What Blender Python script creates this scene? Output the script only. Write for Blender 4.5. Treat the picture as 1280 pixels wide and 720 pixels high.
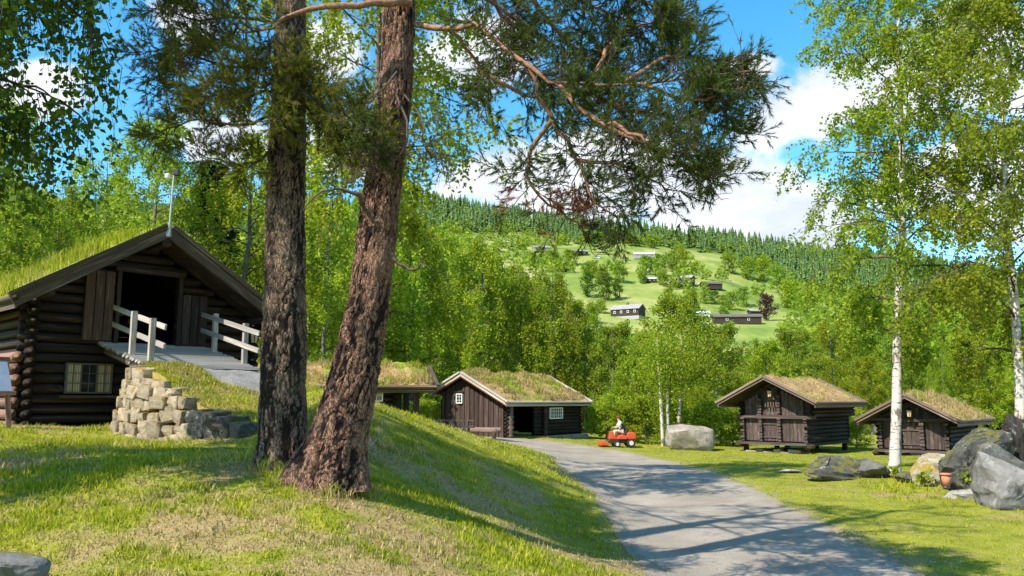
import bpy, math, random
import numpy as np
from mathutils import Vector, Matrix, noise as mnoise

for o in list(bpy.data.objects):
    bpy.data.objects.remove(o)
SC = bpy.context.scene
COL = SC.collection
R = math.radians
EYE = 2.3
PITCH = R(8.0)
FPX = 1000.0

# ------------------------------------------------------------------ camera
cd = bpy.data.cameras.new('camera')
cam = bpy.data.objects.new('camera', cd)
COL.objects.link(cam)
cam.location = (0, 0, EYE)
cam.rotation_euler = (R(90) + PITCH, 0, 0)
cd.sensor_width = 36.0
cd.lens = FPX / 1280 * 36.0
cd.clip_start = 0.05
cd.clip_end = 6000
SC.camera = cam

CP, SP = math.cos(PITCH), math.sin(PITCH)
def ray(px, py):
    """world direction of a pixel of the 1280x720 photograph, scaled to unit forward distance"""
    u = (px - 640) / FPX; v = (360 - py) / FPX
    y = CP - v * SP; z = SP + v * CP
    return u / y, z / y
def at(px, py, Y):
    a, b = ray(px, py)
    return Vector((a * Y, Y, EYE + b * Y))
def project(X, Y, Z):
    z = Z - EYE
    f = Y * CP + z * SP; up = -Y * SP + z * CP
    return 640 + FPX * X / f, 360 - FPX * up / f

# ------------------------------------------------------------------ node helpers
def nd(nt, typ, ins=None, **props):
    n = nt.nodes.new(typ)
    for k, v in props.items():
        setattr(n, k, v)
    for k, v in (ins or {}).items():
        s = n.inputs[k]
        if isinstance(v, bpy.types.NodeSocket): nt.links.new(v, s)
        elif isinstance(v, bpy.types.Node): nt.links.new(v.outputs[0], s)
        else: s.default_value = v
    return n
def math_(nt, op, a, b=0.0, c=None, clamp=False):
    ins = {0: a, 1: b}
    if c is not None: ins[2] = c
    return nd(nt, 'ShaderNodeMath', ins, operation=op, use_clamp=clamp).outputs[0]
def c4(c): return (c[0], c[1], c[2], 1.0)
def mix(nt, f, a, b, mode='MIX'):
    n = nt.nodes.new('ShaderNodeMix'); n.data_type = 'RGBA'; n.blend_type = mode
    for k, v in ((0, f), (6, a), (7, b)):
        if isinstance(v, bpy.types.NodeSocket): nt.links.new(v, n.inputs[k])
        else: n.inputs[k].default_value = v if k == 0 else c4(v)
    return n.outputs[2]
def ramp(nt, f, stops, interp='LINEAR'):
    n = nd(nt, 'ShaderNodeValToRGB', {0: f})
    cr = n.color_ramp; cr.interpolation = interp
    while len(cr.elements) < len(stops): cr.elements.new(0.5)
    for e, (p, c) in zip(cr.elements, stops):
        e.position = p; e.color = c4(c) if not isinstance(c, (int, float)) else (c, c, c, 1)
    return n.outputs[0]
def noise_(nt, vec, scale, detail=4, rough=0.6, dist=0.0):
    return nd(nt, 'ShaderNodeTexNoise', {'Vector': vec, 'Scale': scale, 'Detail': detail, 'Roughness': rough, 'Distortion': dist}).outputs[0]
def mapping(nt, vec, scale=(1, 1, 1), loc=(0, 0, 0)):
    return nd(nt, 'ShaderNodeMapping', {'Vector': vec, 'Scale': scale, 'Location': loc}).outputs[0]
def smooth(nt, x, a, b):
    n = nd(nt, 'ShaderNodeMapRange', {0: x, 1: a, 2: b, 3: 0.0, 4: 1.0}, interpolation_type='SMOOTHSTEP', clamp=True)
    return n.outputs[0]

# ------------------------------------------------------------------ world: sky, clouds
SUN_EL, SUN_AZ = R(48), math.atan2(-0.76, -0.65)      # azimuth from +Y clockwise towards +X
world = bpy.data.worlds.new('World'); SC.world = world; world.use_nodes = True
nt = world.node_tree; nt.nodes.clear()
sky = nd(nt, 'ShaderNodeTexSky', sky_type='NISHITA')
sky.sun_disc = False; sky.sun_elevation = SUN_EL; sky.sun_rotation = SUN_AZ
sky.altitude = 200; sky.air_density = 1.0; sky.dust_density = 0.2; sky.ozone_density = 2.5
tc = nd(nt, 'ShaderNodeTexCoord')
D = tc.outputs['Generated']
warp = nd(nt, 'ShaderNodeTexNoise', {'Vector': D, 'Scale': 9.0, 'Detail': 7.0, 'Roughness': 0.62})
n1 = noise_(nt, D, 6.0, 8, 0.6)
total = None
CL = [(640,225,115,48),(760,215,110,50),(880,250,135,60),(990,275,130,50),(700,262,150,40),(1010,140,90,44),(960,165,60,28),
      (1120,105,110,50),(1240,75,120,62),(1330,60,120,70),(1250,235,110,60),(1120,240,60,40),(230,30,36,26),(290,175,90,36),(420,190,80,50),(60,110,70,40),
      (600,70,90,50),(395,60,60,40),(920,88,50,18)]
for (px, py, rx, ry) in CL:
    a, b = ray(px, py); c = Vector((a, 1, b)).normalized()
    d = nd(nt, 'ShaderNodeVectorMath', {0: D, 1: tuple(c)}, operation='SUBTRACT').outputs[0]
    d = nd(nt, 'ShaderNodeVectorMath', {0: d, 1: (1000 / rx, 1000 / rx, 1000 / ry)}, operation='MULTIPLY').outputs[0]
    d = nd(nt, 'ShaderNodeVectorMath', {0: d}, operation='LENGTH').outputs['Value']
    m = math_(nt, 'SUBTRACT', 1.0, d)
    total = m if total is None else math_(nt, 'SMOOTH_MAX', total, m, 0.25)
# clouds of the same kind all round the sky, outside the part in view
sep = nd(nt, 'ShaderNodeSeparateXYZ', {0: D})
nb = noise_(nt, mapping(nt, D, (1, 1, 2.2)), 2.6, 3, 0.5)
gen = math_(nt, 'MULTIPLY', math_(nt, 'SUBTRACT', nb, 0.57), 6.0)
view_off = smooth(nt, sep.outputs[1], 0.75, 0.45)
gen = math_(nt, 'ADD', math_(nt, 'MULTIPLY', gen, view_off), math_(nt, 'MULTIPLY', math_(nt, 'SUBTRACT', view_off, 1.0), 3.0))
total = math_(nt, 'MAXIMUM', total, gen)
edge = math_(nt, 'ADD', total, math_(nt, 'MULTIPLY', math_(nt, 'SUBTRACT', warp.outputs[0], 0.5), 2.4))
cm = smooth(nt, edge, -0.05, 0.42)
thick = smooth(nt, math_(nt, 'ADD', edge, math_(nt, 'MULTIPLY', n1, 0.9)), 0.5, 2.0)
shade = smooth(nt, noise_(nt, mapping(nt, D, (1, 1, 2.4), (0.2, 0, 0.03)), 7.0, 5, 0.55), 0.36, 0.7)
ccol = mix(nt, math_(nt, 'MULTIPLY', shade, 0.85), (7.2, 7.35, 7.6), (4.6, 5.0, 5.9))
skyc = nd(nt, 'ShaderNodeHueSaturation', {'Hue': 0.485, 'Saturation': 1.33, 'Value': 1.8, 'Color': sky.outputs[0]}).outputs[0]
allc = mix(nt, math_(nt, 'MULTIPLY', cm, 0.97), skyc, ccol)
bg = nd(nt, 'ShaderNodeBackground', {0: allc, 1: 0.10})
nd(nt, 'ShaderNodeOutputWorld', {0: bg.outputs[0]})

# ------------------------------------------------------------------ sun
sd = bpy.data.lights.new('sun', 'SUN'); sd.energy = 5.0; sd.angle = R(0.53); sd.color = (1.0, 0.93, 0.81)
sun = bpy.data.objects.new('sun', sd); COL.objects.link(sun)
sdir = Vector((math.sin(SUN_AZ) * math.cos(SUN_EL), math.cos(SUN_AZ) * math.cos(SUN_EL), math.sin(SUN_EL)))
sun.rotation_euler = sdir.to_track_quat('Z', 'Y').to_euler()
sun.location = (-20, -10, 30)
vs = SC.view_settings
vs.view_transform = 'Standard'; vs.look = 'None'; vs.exposure = 0.75; vs.gamma = 1.0; vs.use_curve_mapping = False
SC.render.engine = 'CYCLES'

# ------------------------------------------------------------------ object helpers
RNG = np.random.default_rng(11)
rnd = random.Random(5)
def tag(o, label=None, cat=None, group=None, kind=None):
    if label: o['label'] = label
    if cat: o['category'] = cat
    if group: o['group'] = group
    if kind: o['kind'] = kind
    return o
def empty(name, loc=(0, 0, 0), rz=0.0):
    o = bpy.data.objects.new(name, None); COL.objects.link(o)
    o.location = loc; o.rotation_euler = (0, 0, rz); o.empty_display_size = 0.2
    return o
def link(name, me, m=None, parent=None, loc=None):
    o = bpy.data.objects.new(name, me); COL.objects.link(o)
    if m is not None and len(me.materials) == 0: me.materials.append(m)
    if parent is not None: o.parent = parent
    if loc is not None: o.location = loc
    return o
def npm(name, V, F, m=None, sm=False, attrs=None):
    """numpy arrays to a mesh, all faces with the same number of corners"""
    V = np.asarray(V, dtype=np.float32); F = np.asarray(F, dtype=np.int32)
    me = bpy.data.meshes.new(name)
    k = F.shape[1]
    me.vertices.add(len(V)); me.vertices.foreach_set('co', V.ravel())
    me.loops.add(F.size); me.loops.foreach_set('vertex_index', F.ravel())
    me.polygons.add(len(F)); me.polygons.foreach_set('loop_start', np.arange(0, F.size, k, dtype=np.int32))
    if sm: me.polygons.foreach_set('use_smooth', np.ones(len(F), dtype=bool))
    me.update(calc_edges=True)
    for an, av in (attrs or {}).items():
        a = me.attributes.new(an, 'FLOAT', 'POINT'); a.data.foreach_set('value', np.asarray(av, dtype=np.float32))
    if m is not None: me.materials.append(m)
    return me
def copy_tree(o, parent=None):
    c = o.copy(); COL.objects.link(c)
    if parent is not None: c.parent = parent
    for ch in o.children: copy_tree(ch, c)
    return c

class MB:
    def __init__(s): s.v = []; s.f = []
    def add(s, vs_, fs):
        n = len(s.v); s.v += [tuple(p) for p in vs_]; s.f += [tuple(i + n for i in f) for f in fs]
    def box(s, lo, hi, taper=0.0):
        x0, y0, z0 = lo; x1, y1, z1 = hi; t = taper
        s.add([(x0, y0, z0), (x1, y0, z0), (x1, y1, z0), (x0, y1, z0), (x0 + t, y0 + t, z1), (x1 - t, y0 + t, z1), (x1 - t, y1 - t, z1), (x0 + t, y1 - t, z1)],
              [(3, 2, 1, 0), (4, 5, 6, 7), (0, 1, 5, 4), (1, 2, 6, 5), (2, 3, 7, 6), (3, 0, 4, 7)])
    def tube(s, pts, rad, n=8, cap=True):
        pts = [Vector(p) for p in pts]; m = len(pts)
        if not hasattr(rad, '__len__'): rad = [rad] * m
        vs_ = []; fs = []
        for i, p in enumerate(pts):
            t = (pts[min(i + 1, m - 1)] - pts[max(i - 1, 0)]).normalized()
            a = t.cross(Vector((0, 0, 1)) if abs(t.z) < 0.9 else Vector((0, 1, 0))).normalized(); b = t.cross(a)
            for j in range(n):
                w = 2 * math.pi * j / n; vs_.append(p + (a * math.cos(w) + b * math.sin(w)) * rad[i])
        for i in range(m - 1):
            for j in range(n):
                fs.append((i * n + j, i * n + (j + 1) % n, (i + 1) * n + (j + 1) % n, (i + 1) * n + j))
        if cap: fs.append(tuple(range(n))[::-1]); fs.append(tuple(range((m - 1) * n, m * n)))
        s.add(vs_, fs)
    def prism(s, outline, y0, y1):
        """outline of (x,z) extruded along y"""
        n = len(outline)
        vs_ = [(x, y0, z) for x, z in outline] + [(x, y1, z) for x, z in outline]
        fs = [tuple(range(n)), tuple(range(2 * n - 1, n - 1, -1))] + [(i, i + n, (i + 1) % n + n, (i + 1) % n) for i in range(n)]
        s.add(vs_, fs)
    def mesh(s, name, m=None, sm=False, bevel=0.0):
        me = bpy.data.meshes.new(name); me.from_pydata(s.v, [], s.f); me.update()
        import bmesh
        bm = bmesh.new(); bm.from_mesh(me)
        bmesh.ops.recalc_face_normals(bm, faces=bm.faces)
        if bevel: bmesh.ops.bevel(bm, geom=list(bm.edges), offset=bevel, segments=1, affect='EDGES')
        bm.to_mesh(me); bm.free()
        if sm: me.polygons.foreach_set('use_smooth', np.ones(len(me.polygons), dtype=bool))
        if m: me.materials.append(m)
        return me
    def build(s, name, m, parent=None, sm=False, bevel=0.0, loc=None):
        return link(name, s.mesh(name, m, sm, bevel), None, parent, loc)

# value noise
def vn(x, y, seed=0):
    xi = np.floor(x).astype(np.int64); yi = np.floor(y).astype(np.int64)
    fx = x - xi; fy = y - yi; fx = fx * fx * (3 - 2 * fx); fy = fy * fy * (3 - 2 * fy)
    def h(a, b):
        n = (a * 374761393 + b * 668265263 + seed * 1442695041) & 0xffffffff
        n = ((n ^ (n >> 13)) * 1274126177) & 0xffffffff
        return ((n ^ (n >> 16)) & 0xffff) / 65535.0
    return (h(xi, yi) * (1 - fx) + h(xi + 1, yi) * fx) * (1 - fy) + (h(xi, yi + 1) * (1 - fx) + h(xi + 1, yi + 1) * fx) * fy
def fbm(x, y, s, seed=0, oct=4):
    x = np.asarray(x, float) * s; y = np.asarray(y, float) * s; t = 0; a = 0.5; w = 0
    for i in range(oct):
        t = t + a * vn(x, y, seed + i); w += a; a *= 0.5; x = x * 2.03 + 7.1; y = y * 2.03 + 3.7
    return t / w

# ------------------------------------------------------------------ terrain
CTRL = [(0,0,.72),(-4,0,1.1),(-8,2,1.5),(3,0,.2),(6,3,0),(10,0,.05),(0,-8,.8),(-8,-8,1.5),(8,-8,0),(16,0,.2),(-16,0,2),(-16,8,2.1),
 (-3.8,6.2,1.02),(-5.3,8.5,1.42),(-2.9,10,1.5),(-2.2,9.5,1.33),(-1.2,8.2,.98),(0,8.4,.58),(1,9,.3),(1.75,11,.02),(0,5,.68),(1.2,5,.42),(2.5,7,.02),
 (-10,17,1.78),(-8,19,1.74),(-13,14,2.0),(-14,22,2.2),(-9,12,1.75),(-6,12.4,1.62),(-7.5,15,1.68),(-5.5,15.2,1.72),(-5,13.6,1.66),(-4.1,12.6,1.6),
 (-3.4,14.8,2.28),(-4.2,17,2.5),(-2.4,14.3,2.02),(-1.6,16,1.68),(-.4,19.5,1.3),(.9,20,.62),(1.8,20,.02),(1.6,26,.02),(0,14,.55),(-1.3,12.5,1.12),
 (-.5,11.4,.72),(.6,12.5,.24),(0,17,1.0),(.9,15.5,.42),(1.7,14,.03),(-2.5,24,1.5),(-6,21,2.0),
 (-6,30,1.35),(-3,30,1.25),(-1.3,30,.95),(-10,30,1.6),(0,27,.7),(-3.5,42,.5),(1,44,.45),(4,44,.12),(-3,37,.75),(0,37.5,.38),(2,35,.1),
 (8,20,0),(12,20,.1),(10,30,0),(8,40,0),(14,36,-.05),(20,36,0),(5,40,.06),(8,11,.04),(12,12,.12),(7,15,0),(15,22,.25),(18,24,.35),(11,24.5,.12),(20,15,.4),
 (25,40,0),(30,30,.4),(6,50,0),(-5,52,.4),(20,52,-.3),(-20,35,2.6),(-20,50,2.2),(-25,20,3.0),(3.7,11,0),(5.6,11,0),(4,16,0),(6.3,20,0),(4,26,0),(6.3,26.5,0),
 (2.8,32,.02),(4.6,36,.05),(4.2,6,0),(24,22,.8),(40,50,-.3),(-40,50,3),(40,10,1),(-40,10,3)]
CT = np.array(CTRL, float)
def _phi(r2): return -np.sqrt(r2 + 0.35)
_A = _phi(((CT[:, None, :2] - CT[None, :, :2]) ** 2).sum(-1))
_n = len(CT)
_M = np.zeros((_n + 1, _n + 1)); _M[:_n, :_n] = _A - np.eye(_n) * 0.05; _M[:_n, _n] = 1; _M[_n, :_n] = 1
_W = np.linalg.solve(_M, np.append(CT[:, 2], 0))
def sstep(a, b, x): t = np.clip((x - a) / (b - a), 0, 1); return t * t * (3 - 2 * t)
_PY = np.array([0, 60, 110, 150, 200, 300, 450, 600, 720, 850, 1000, 1400, 3000.])
_PS = np.array([0, 0, -.012, .0, .035, .125, .30, .53, .76, 1.0, 1.08, .95, .3])
def terrain(x, y, detail=True):
    x = np.asarray(x, float); y = np.asarray(y, float)
    sh = x.shape; x = x.ravel(); y = y.ravel()
    xc = np.clip(x, -40, 40); yc = np.clip(y, -10, 55)
    near = np.full(x.shape, _W[_n])
    for i in range(_n):
        near += _W[i] * _phi((xc - CT[i, 0]) ** 2 + (yc - CT[i, 1]) ** 2)
    H = 200 - 0.155 * x * 1.0
    H = np.where(x < -80, 212.4 + (x + 80) * -0.02, H); H = np.maximum(H, 60 + 0 * x)
    far = H * np.interp(y, _PY, _PS)
    far = far + (fbm(x, y, 1 / 130, 3) - .5) * 22 * sstep(160, 500, y) + (fbm(x, y, 1 / 400, 9) - .5) * 30 * sstep(300, 800, y)
    b = sstep(50, 80, y)
    z = near * (1 - b) + (far) * b
    if detail:
        z = z + ((fbm(x, y, 1.1, 21, 3) - .5) * .10) * offroad(x, y) * (1 - b) + (fbm(x, y, .25, 5, 2) - .5) * .12 * offroad(x, y, 2.5) * (1 - b)
    return z.reshape(sh)
# road edges (x,y) from near to far
RL = np.array([(5.5,-12),(4.0,-5),(2.9,2),(2.15,7),(1.9,11),(1.8,15),(1.85,20),(1.7,26),(1.2,30),(.4,34.5),(-1.0,38),(-2.6,39.8)], float)
RR = np.array([(10,-11),(8.0,-5),(6.6,2),(5.8,7),(5.55,11),(5.85,15),(6.3,20),(6.5,25.5),(6.2,31),(5.0,36),(2.8,39.9),(-1.4,42)], float)
def spline(P, n):
    t = np.linspace(0, len(P) - 1, n); i = np.clip(t.astype(int), 0, len(P) - 2); f = (t - i)[:, None]
    P0 = P[np.clip(i - 1, 0, None)]; P1 = P[i]; P2 = P[i + 1]; P3 = P[np.clip(i + 2, None, len(P) - 1)]
    return 0.5 * ((2 * P1) + (-P0 + P2) * f + (2 * P0 - 5 * P1 + 4 * P2 - P3) * f ** 2 + (-P0 + 3 * P1 - 3 * P2 + P3) * f ** 3)
NR = 300
SL = spline(RL, NR); SR = spline(RR, NR)
RC = (SL + SR) / 2; RW = np.linalg.norm(SL - SR, axis=1) / 2
def offroad(x, y, fade=0.35):
    """0 on the road, 1 away from it"""
    d = roaddist(x, y)
    return sstep(0.0, fade, d)
def roaddist(x, y):
    x = np.asarray(x, float); y = np.asarray(y, float)
    out = np.full(x.shape, 1e3)
    m = (x > -8) & (x < 16) & (y > -14) & (y < 48)
    if m.any():
        xs = x[m]; ys = y[m]; best = np.full(xs.shape, 1e3)
        for i in range(0, NR, 3):
            best = np.minimum(best, np.hypot(xs - RC[i, 0], ys - RC[i, 1]) - RW[i])
        out[m] = best
    return out
def gz(x, y): return float(terrain(np.array([x]), np.array([y]))[0])
def dryness(x, y):
    """0 lush, 1 straw"""
    d = fbm(x, y, .8, 31, 5) * 1.1 + (fbm(x, y, 4.0, 41, 4) - .5) * .9 - .04
    d = d + .02 + .24 * np.exp(-(((x + 4.8) / 2.4) ** 2 + ((y - 7.2) / 1.7) ** 2)) + .10 * np.exp(-(((x + .5) / 2.5) ** 2 + ((y - 8.2) / 2.2) ** 2))
    d = d + .18 * np.exp(-(((x + 2.6) / 1.3) ** 2 + ((y - 9.7) / .7) ** 2))
    rd = roaddist(x, y)
    d = d + .24 * np.exp(-(rd / .35) ** 2) * (rd > -1)
    d = d - .16 * sstep(3, 7, x) - .1 * sstep(22, 30, y)
    d = d + .2 * np.exp(-(((x - 9) / 1.8) ** 2 + ((y - 12.5) / 1.2) ** 2)) + .2 * np.exp(-(((x - 12) / 3) ** 2 + ((y - 20.5) / 2) ** 2))
    d = d + .18 * np.exp(-(((x + .2) / .9) ** 2 + ((y - 15) / 1.6) ** 2))
    return np.clip((d - .47) * 2.4, 0, 1)

# ------------------------------------------------------------------ materials
def newmat(name):
    m = bpy.data.materials.new(name); m.use_nodes = True; nt = m.node_tree; nt.nodes.clear()
    out = nd(nt, 'ShaderNodeOutputMaterial'); return m, nt, out
def principled(nt, out, col, rough=0.8, bump=None, bstr=0.4, bdist=0.02, metal=0.0, spec=0.3):
    p = nd(nt, 'ShaderNodeBsdfPrincipled', {'Base Color': col if isinstance(col, bpy.types.NodeSocket) else c4(col), 'Roughness': rough, 'Metallic': metal, 'Specular IOR Level': spec})
    if bump is not None:
        b = nd(nt, 'ShaderNodeBump', {'Strength': bstr, 'Distance': bdist, 'Height': bump}); nt.links.new(b.outputs[0], p.inputs['Normal'])
    nt.links.new(p.outputs[0], out.inputs[0]); return p
def objvec(nt, scale=(1, 1, 1), rand=True):
    t = nd(nt, 'ShaderNodeTexCoord').outputs['Object']
    if rand:
        oi = nd(nt, 'ShaderNodeObjectInfo')
        off = nd(nt, 'ShaderNodeVectorMath', {0: (17.3, 9.1, 23.7), 3: 1.0}, operation='SCALE'); nt.links.new(oi.outputs['Random'], off.inputs[3])
        t = nd(nt, 'ShaderNodeVectorMath', {0: t, 1: off.outputs[0]}, operation='ADD').outputs[0]
    return mapping(nt, t, scale)
def wood(name, dark, light, hi=None, sc=(1.2, 9, 9), rough=0.75, var=0.35):
    m, nt, out = newmat(name)
    v = objvec(nt, sc)
    a = noise_(nt, v, 2.2, 6, 0.7, 0.6)
    b = noise_(nt, objvec(nt, (sc[0] * 1.4, sc[1] * .25, sc[2] * .25)), 1.3, 4, 0.6)
    col = ramp(nt, a, [(0.28, dark), (0.72, light)])
    if hi: col = mix(nt, smooth(nt, b, 0.5, 0.72), col, hi)
    oi = nd(nt, 'ShaderNodeObjectInfo').outputs['Random']
    k = math_(nt, 'ADD', math_(nt, 'MULTIPLY', oi, var * 2), 1 - var)
    hs = nd(nt, 'ShaderNodeHueSaturation', {'Color': col, 'Value': k}).outputs[0]
    principled(nt, out, hs, rough, a, 0.6, 0.015)
    return m
M = {}
M['tar_log'] = wood('tarred_log', (.006, .004, .003), (.030, .019, .013), (.07, .05, .036))
M['log_brown'] = wood('brown_log', (.10, .045, .03), (.30, .17, .12), (.38, .27, .2))  # brown wood; on the barn's side logs it carries painted sunlight
M['log_end'] = wood('log_end', (.015, .011, .009), (.06, .045, .035), (.12, .1, .08), (6, 6, 6))
M['dark_board'] = wood('dark_board', (.016, .011, .009), (.055, .038, .03), (.085, .065, .05))
M['brown_board'] = wood('brown_board', (.025, .015, .012), (.085, .053, .042), (.13, .09, .072), var=.45)
M['stab_board'] = wood('storehouse_board', (.034, .023, .020), (.11, .078, .067), (.17, .13, .115))
M['grey_wood'] = wood('grey_weathered_wood', (.22, .19, .165), (.52, .47, .42), (.62, .57, .52), var=.2)
M['deck_wood'] = wood('grey_deck_wood', (.20, .18, .16), (.42, .39, .36), (.5, .46, .42), var=.22)
M['rake_wood'] = wood('weathered_rake_wood', (.03, .02, .015), (.14, .098, .068), (.28, .21, .14))
M['pale_rake'] = wood('pale_rake_wood', (.26, .21, .17), (.58, .51, .44), (.7, .64, .56), var=.15)
M['red_trim'] = wood('red_trim', (.28, .06, .025), (.42, .12, .05), var=.1)
M['brown_rake'] = wood('brown_rake_wood', (.10, .065, .05), (.27, .19, .15), (.34, .25, .2), var=.2)
M['far_wall'] = wood('far_dark_wall', (.03, .02, .016), (.07, .05, .04), sc=(1, 1, 1))
M['far_grey'] = wood('far_grey_wall', (.2, .18, .16), (.34, .31, .28), sc=(1, 1, 1))

def plain(name, col, rough=0.6, metal=0.0, nsc=8.0, amt=0.25, spec=0.4, bstr=.15):
    m, nt, out = newmat(name)
    v = nd(nt, 'ShaderNodeTexCoord').outputs['Object']
    a = noise_(nt, v, nsc, 5, 0.6)
    c = nd(nt, 'ShaderNodeHueSaturation', {'Color': c4(col), 'Value': math_(nt, 'ADD', math_(nt, 'MULTIPLY', a, amt * 2), 1 - amt)}).outputs[0]
    principled(nt, out, c, rough, a, bstr, 0.01, metal, spec); return m
M['white'] = plain('white_paint', (.78, .77, .74), .5, amt=.08)
M['curtain'] = plain('cream_curtain', (.72, .66, .48), .9, amt=.15, nsc=14)
M['metal'] = plain('galvanised_metal', (.5, .51, .52), .45, .7, amt=.15)
M['iron'] = plain('black_iron', (.03, .03, .03), .5, .4)
M['orange'] = plain('orange_red_enamel', (.58, .075, .025), .42, amt=.25, nsc=6)
M['rubber'] = plain('black_rubber', (.022, .022, .022), .85)
M['rim'] = plain('pale_rim', (.55, .54, .5), .5)
M['black_plastic'] = plain('black_plastic', (.03, .03, .032), .5)
M['skin'] = plain('skin', (.62, .33, .22), .6, amt=.08)
M['cloth_white'] = plain('pale_cloth', (.68, .68, .7), .9)
M['cloth_dark'] = plain('dark_cloth', (.03, .032, .04), .9)
M['cloth_beige'] = plain('beige_cloth', (.5, .38, .28), .9)
M['cap'] = plain('red_black_cap', (.2, .03, .02), .8)
M['terracotta'] = plain('terracotta', (.48, .19, .1), .8)
M['blue_sign'] = plain('printed_blue_board', (.22, .28, .38), .35, nsc=3, amt=.4)
M['roof_slate'] = plain('grey_roofing', (.30, .27, .26), .7, nsc=.5, amt=.3)
M['roof_dark'] = plain('dark_roofing', (.12, .095, .08), .8, nsc=.5, amt=.3)
M['roof_pale'] = plain('pale_metal_roofing', (.62, .62, .62), .5, nsc=.3, amt=.15)
M['roof_red'] = plain('red_tile_roofing', (.42, .13, .07), .8, nsc=.5, amt=.3)
M['white_wall'] = plain('white_wall', (.7, .68, .64), .8, nsc=.6, amt=.12)
def glass(name):
    m, nt, out = newmat(name)
    principled(nt, out, (.02, .025, .03), .08, spec=.8); return m
M['glass'] = glass('window_glass')
def lampglass():
    m, nt, out = newmat('lantern_glass'); principled(nt, out, (.62, .5, .3), .15, spec=.6); return m
M['lamp_glass'] = lampglass()

def grassmat(name, ground=False, bright=1.0):
    m, nt, out = newmat(name)
    g = nd(nt, 'ShaderNodeNewGeometry')
    at_ = nd(nt, 'ShaderNodeAttribute', attribute_name='dry')
    pos = g.outputs['Position']
    n = math_(nt, 'ADD', math_(nt, 'MULTIPLY', noise_(nt, pos, 1.7, 5, 0.65), .6), math_(nt, 'MULTIPLY', noise_(nt, pos, .35, 4, .7), .4)); n = math_(nt, 'ADD', math_(nt, 'MULTIPLY', math_(nt, 'SUBTRACT', n, .5), 1.7), .47); nf = noise_(nt, pos, 22.0, 3, 0.7)
    isl = g.outputs['Random Per Island'] if not ground else nf
    green = ramp(nt, math_(nt, 'ADD', math_(nt, 'MULTIPLY', n, .6), math_(nt, 'MULTIPLY', isl, .4)),
                 [(0.22, (.12 * bright, .165 * bright, .010)), (0.48, (.29 * bright, .325 * bright, .020)), (0.78, (.52 * bright, .48 * bright, .05))])
    straw = ramp(nt, isl, [(0.0, (.20, .14, .045)), (0.5, (.44, .33, .14)), (1.0, (.64, .51, .27))])
    f = math_(nt, 'ADD', at_.outputs['Fac'], math_(nt, 'MULTIPLY', math_(nt, 'SUBTRACT', isl, 0.5), 0.55))
    f = smooth(nt, f, 0.1, 0.95)
    col = mix(nt, f, green, straw)
    if ground:
        soil = ramp(nt, nf, [(0.3, (.05, .032, .018)), (0.7, (.14, .10, .055))])
        col = mix(nt, 0.42, col, soil)
        far = nd(nt, 'ShaderNodeAttribute', attribute_name='forest')
        wood_ = mix(nt, n, (.018, .04, .01), (.05, .09, .02))
        nm = noise_(nt, pos, .012, 6, 0.65); nm2 = noise_(nt, mapping(nt, pos, (1, .35, 1)), .05, 5, 0.6)
        mead = ramp(nt, math_(nt, 'ADD', math_(nt, 'MULTIPLY', nm, .5), math_(nt, 'MULTIPLY', nm2, .5)), [(0.34, (.08, .13, .03)), (0.44, (.15, .21, .04)), (0.50, (.21, .26, .055)), (0.58, (.32, .31, .11)), (0.7, (.20, .23, .07))])
        fa = nd(nt, 'ShaderNodeAttribute', attribute_name='far').outputs['Fac']
        col = mix(nt, fa, col, mix(nt, far.outputs['Fac'], mead, wood_))
        principled(nt, out, col, 0.95, nf, .6, .03, spec=.1)
    else:
        d = nd(nt, 'ShaderNodeBsdfDiffuse', {0: col}); t = nd(nt, 'ShaderNodeBsdfTranslucent', {0: col})
        ms = nd(nt, 'ShaderNodeMixShader', {0: 0.4, 1: d.outputs[0], 2: t.outputs[0]})
        nt.links.new(ms.outputs[0], out.inputs[0])
    return m
M['ground'] = grassmat('meadow_ground', True)
M['blade'] = grassmat('grass_blade', False, 1.12)

def roadmat():
    m, nt, out = newmat('worn_asphalt')
    pos = nd(nt, 'ShaderNodeNewGeometry').outputs['Position']
    a = noise_(nt, pos, .7, 5, .6); b = noise_(nt, pos, 60, 3, .8)
    vo = nd(nt, 'ShaderNodeTexVoronoi', {'Vector': pos, 'Scale': 55.0}).outputs['Distance']
    col = ramp(nt, math_(nt, 'ADD', math_(nt, 'MULTIPLY', a, .45), math_(nt, 'MULTIPLY', b, .55)), [(0.3, (.13, .11, .09)), (0.5, (.28, .238, .19)), (0.72, (.50, .435, .355))])
    dirt = smooth(nt, noise_(nt, pos, 2.3, 6, .75), .52, .75)
    col = mix(nt, math_(nt, 'MULTIPLY', dirt, .45), col, (.33, .27, .19))
    cr = nd(nt, 'ShaderNodeTexVoronoi', {'Vector': nd(nt, 'ShaderNodeVectorMath', {0: pos, 1: nd(nt, 'ShaderNodeTexNoise', {'Vector': pos, 'Scale': 1.5}).outputs['Color']}, operation='ADD').outputs[0], 'Scale': .55}, feature='DISTANCE_TO_EDGE').outputs['Distance']
    crack = math_(nt, 'MULTIPLY', smooth(nt, cr, .006, .001), .25)
    col = mix(nt, crack, col, (.07, .065, .055))
    ed = nd(nt, 'ShaderNodeAttribute', attribute_name='edge').outputs['Fac']
    ed = smooth(nt, math_(nt, 'ADD', ed, math_(nt, 'MULTIPLY', math_(nt, 'SUBTRACT', noise_(nt, pos, 5, 5, .7), .5), 1.2)), .55, .95)
    col = mix(nt, math_(nt, 'MULTIPLY', ed, .75), col, (.27, .22, .14))
    principled(nt, out, col, .92, math_(nt, 'ADD', vo, b), .55, .012, spec=.2); return m
M['road'] = roadmat()

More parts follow.
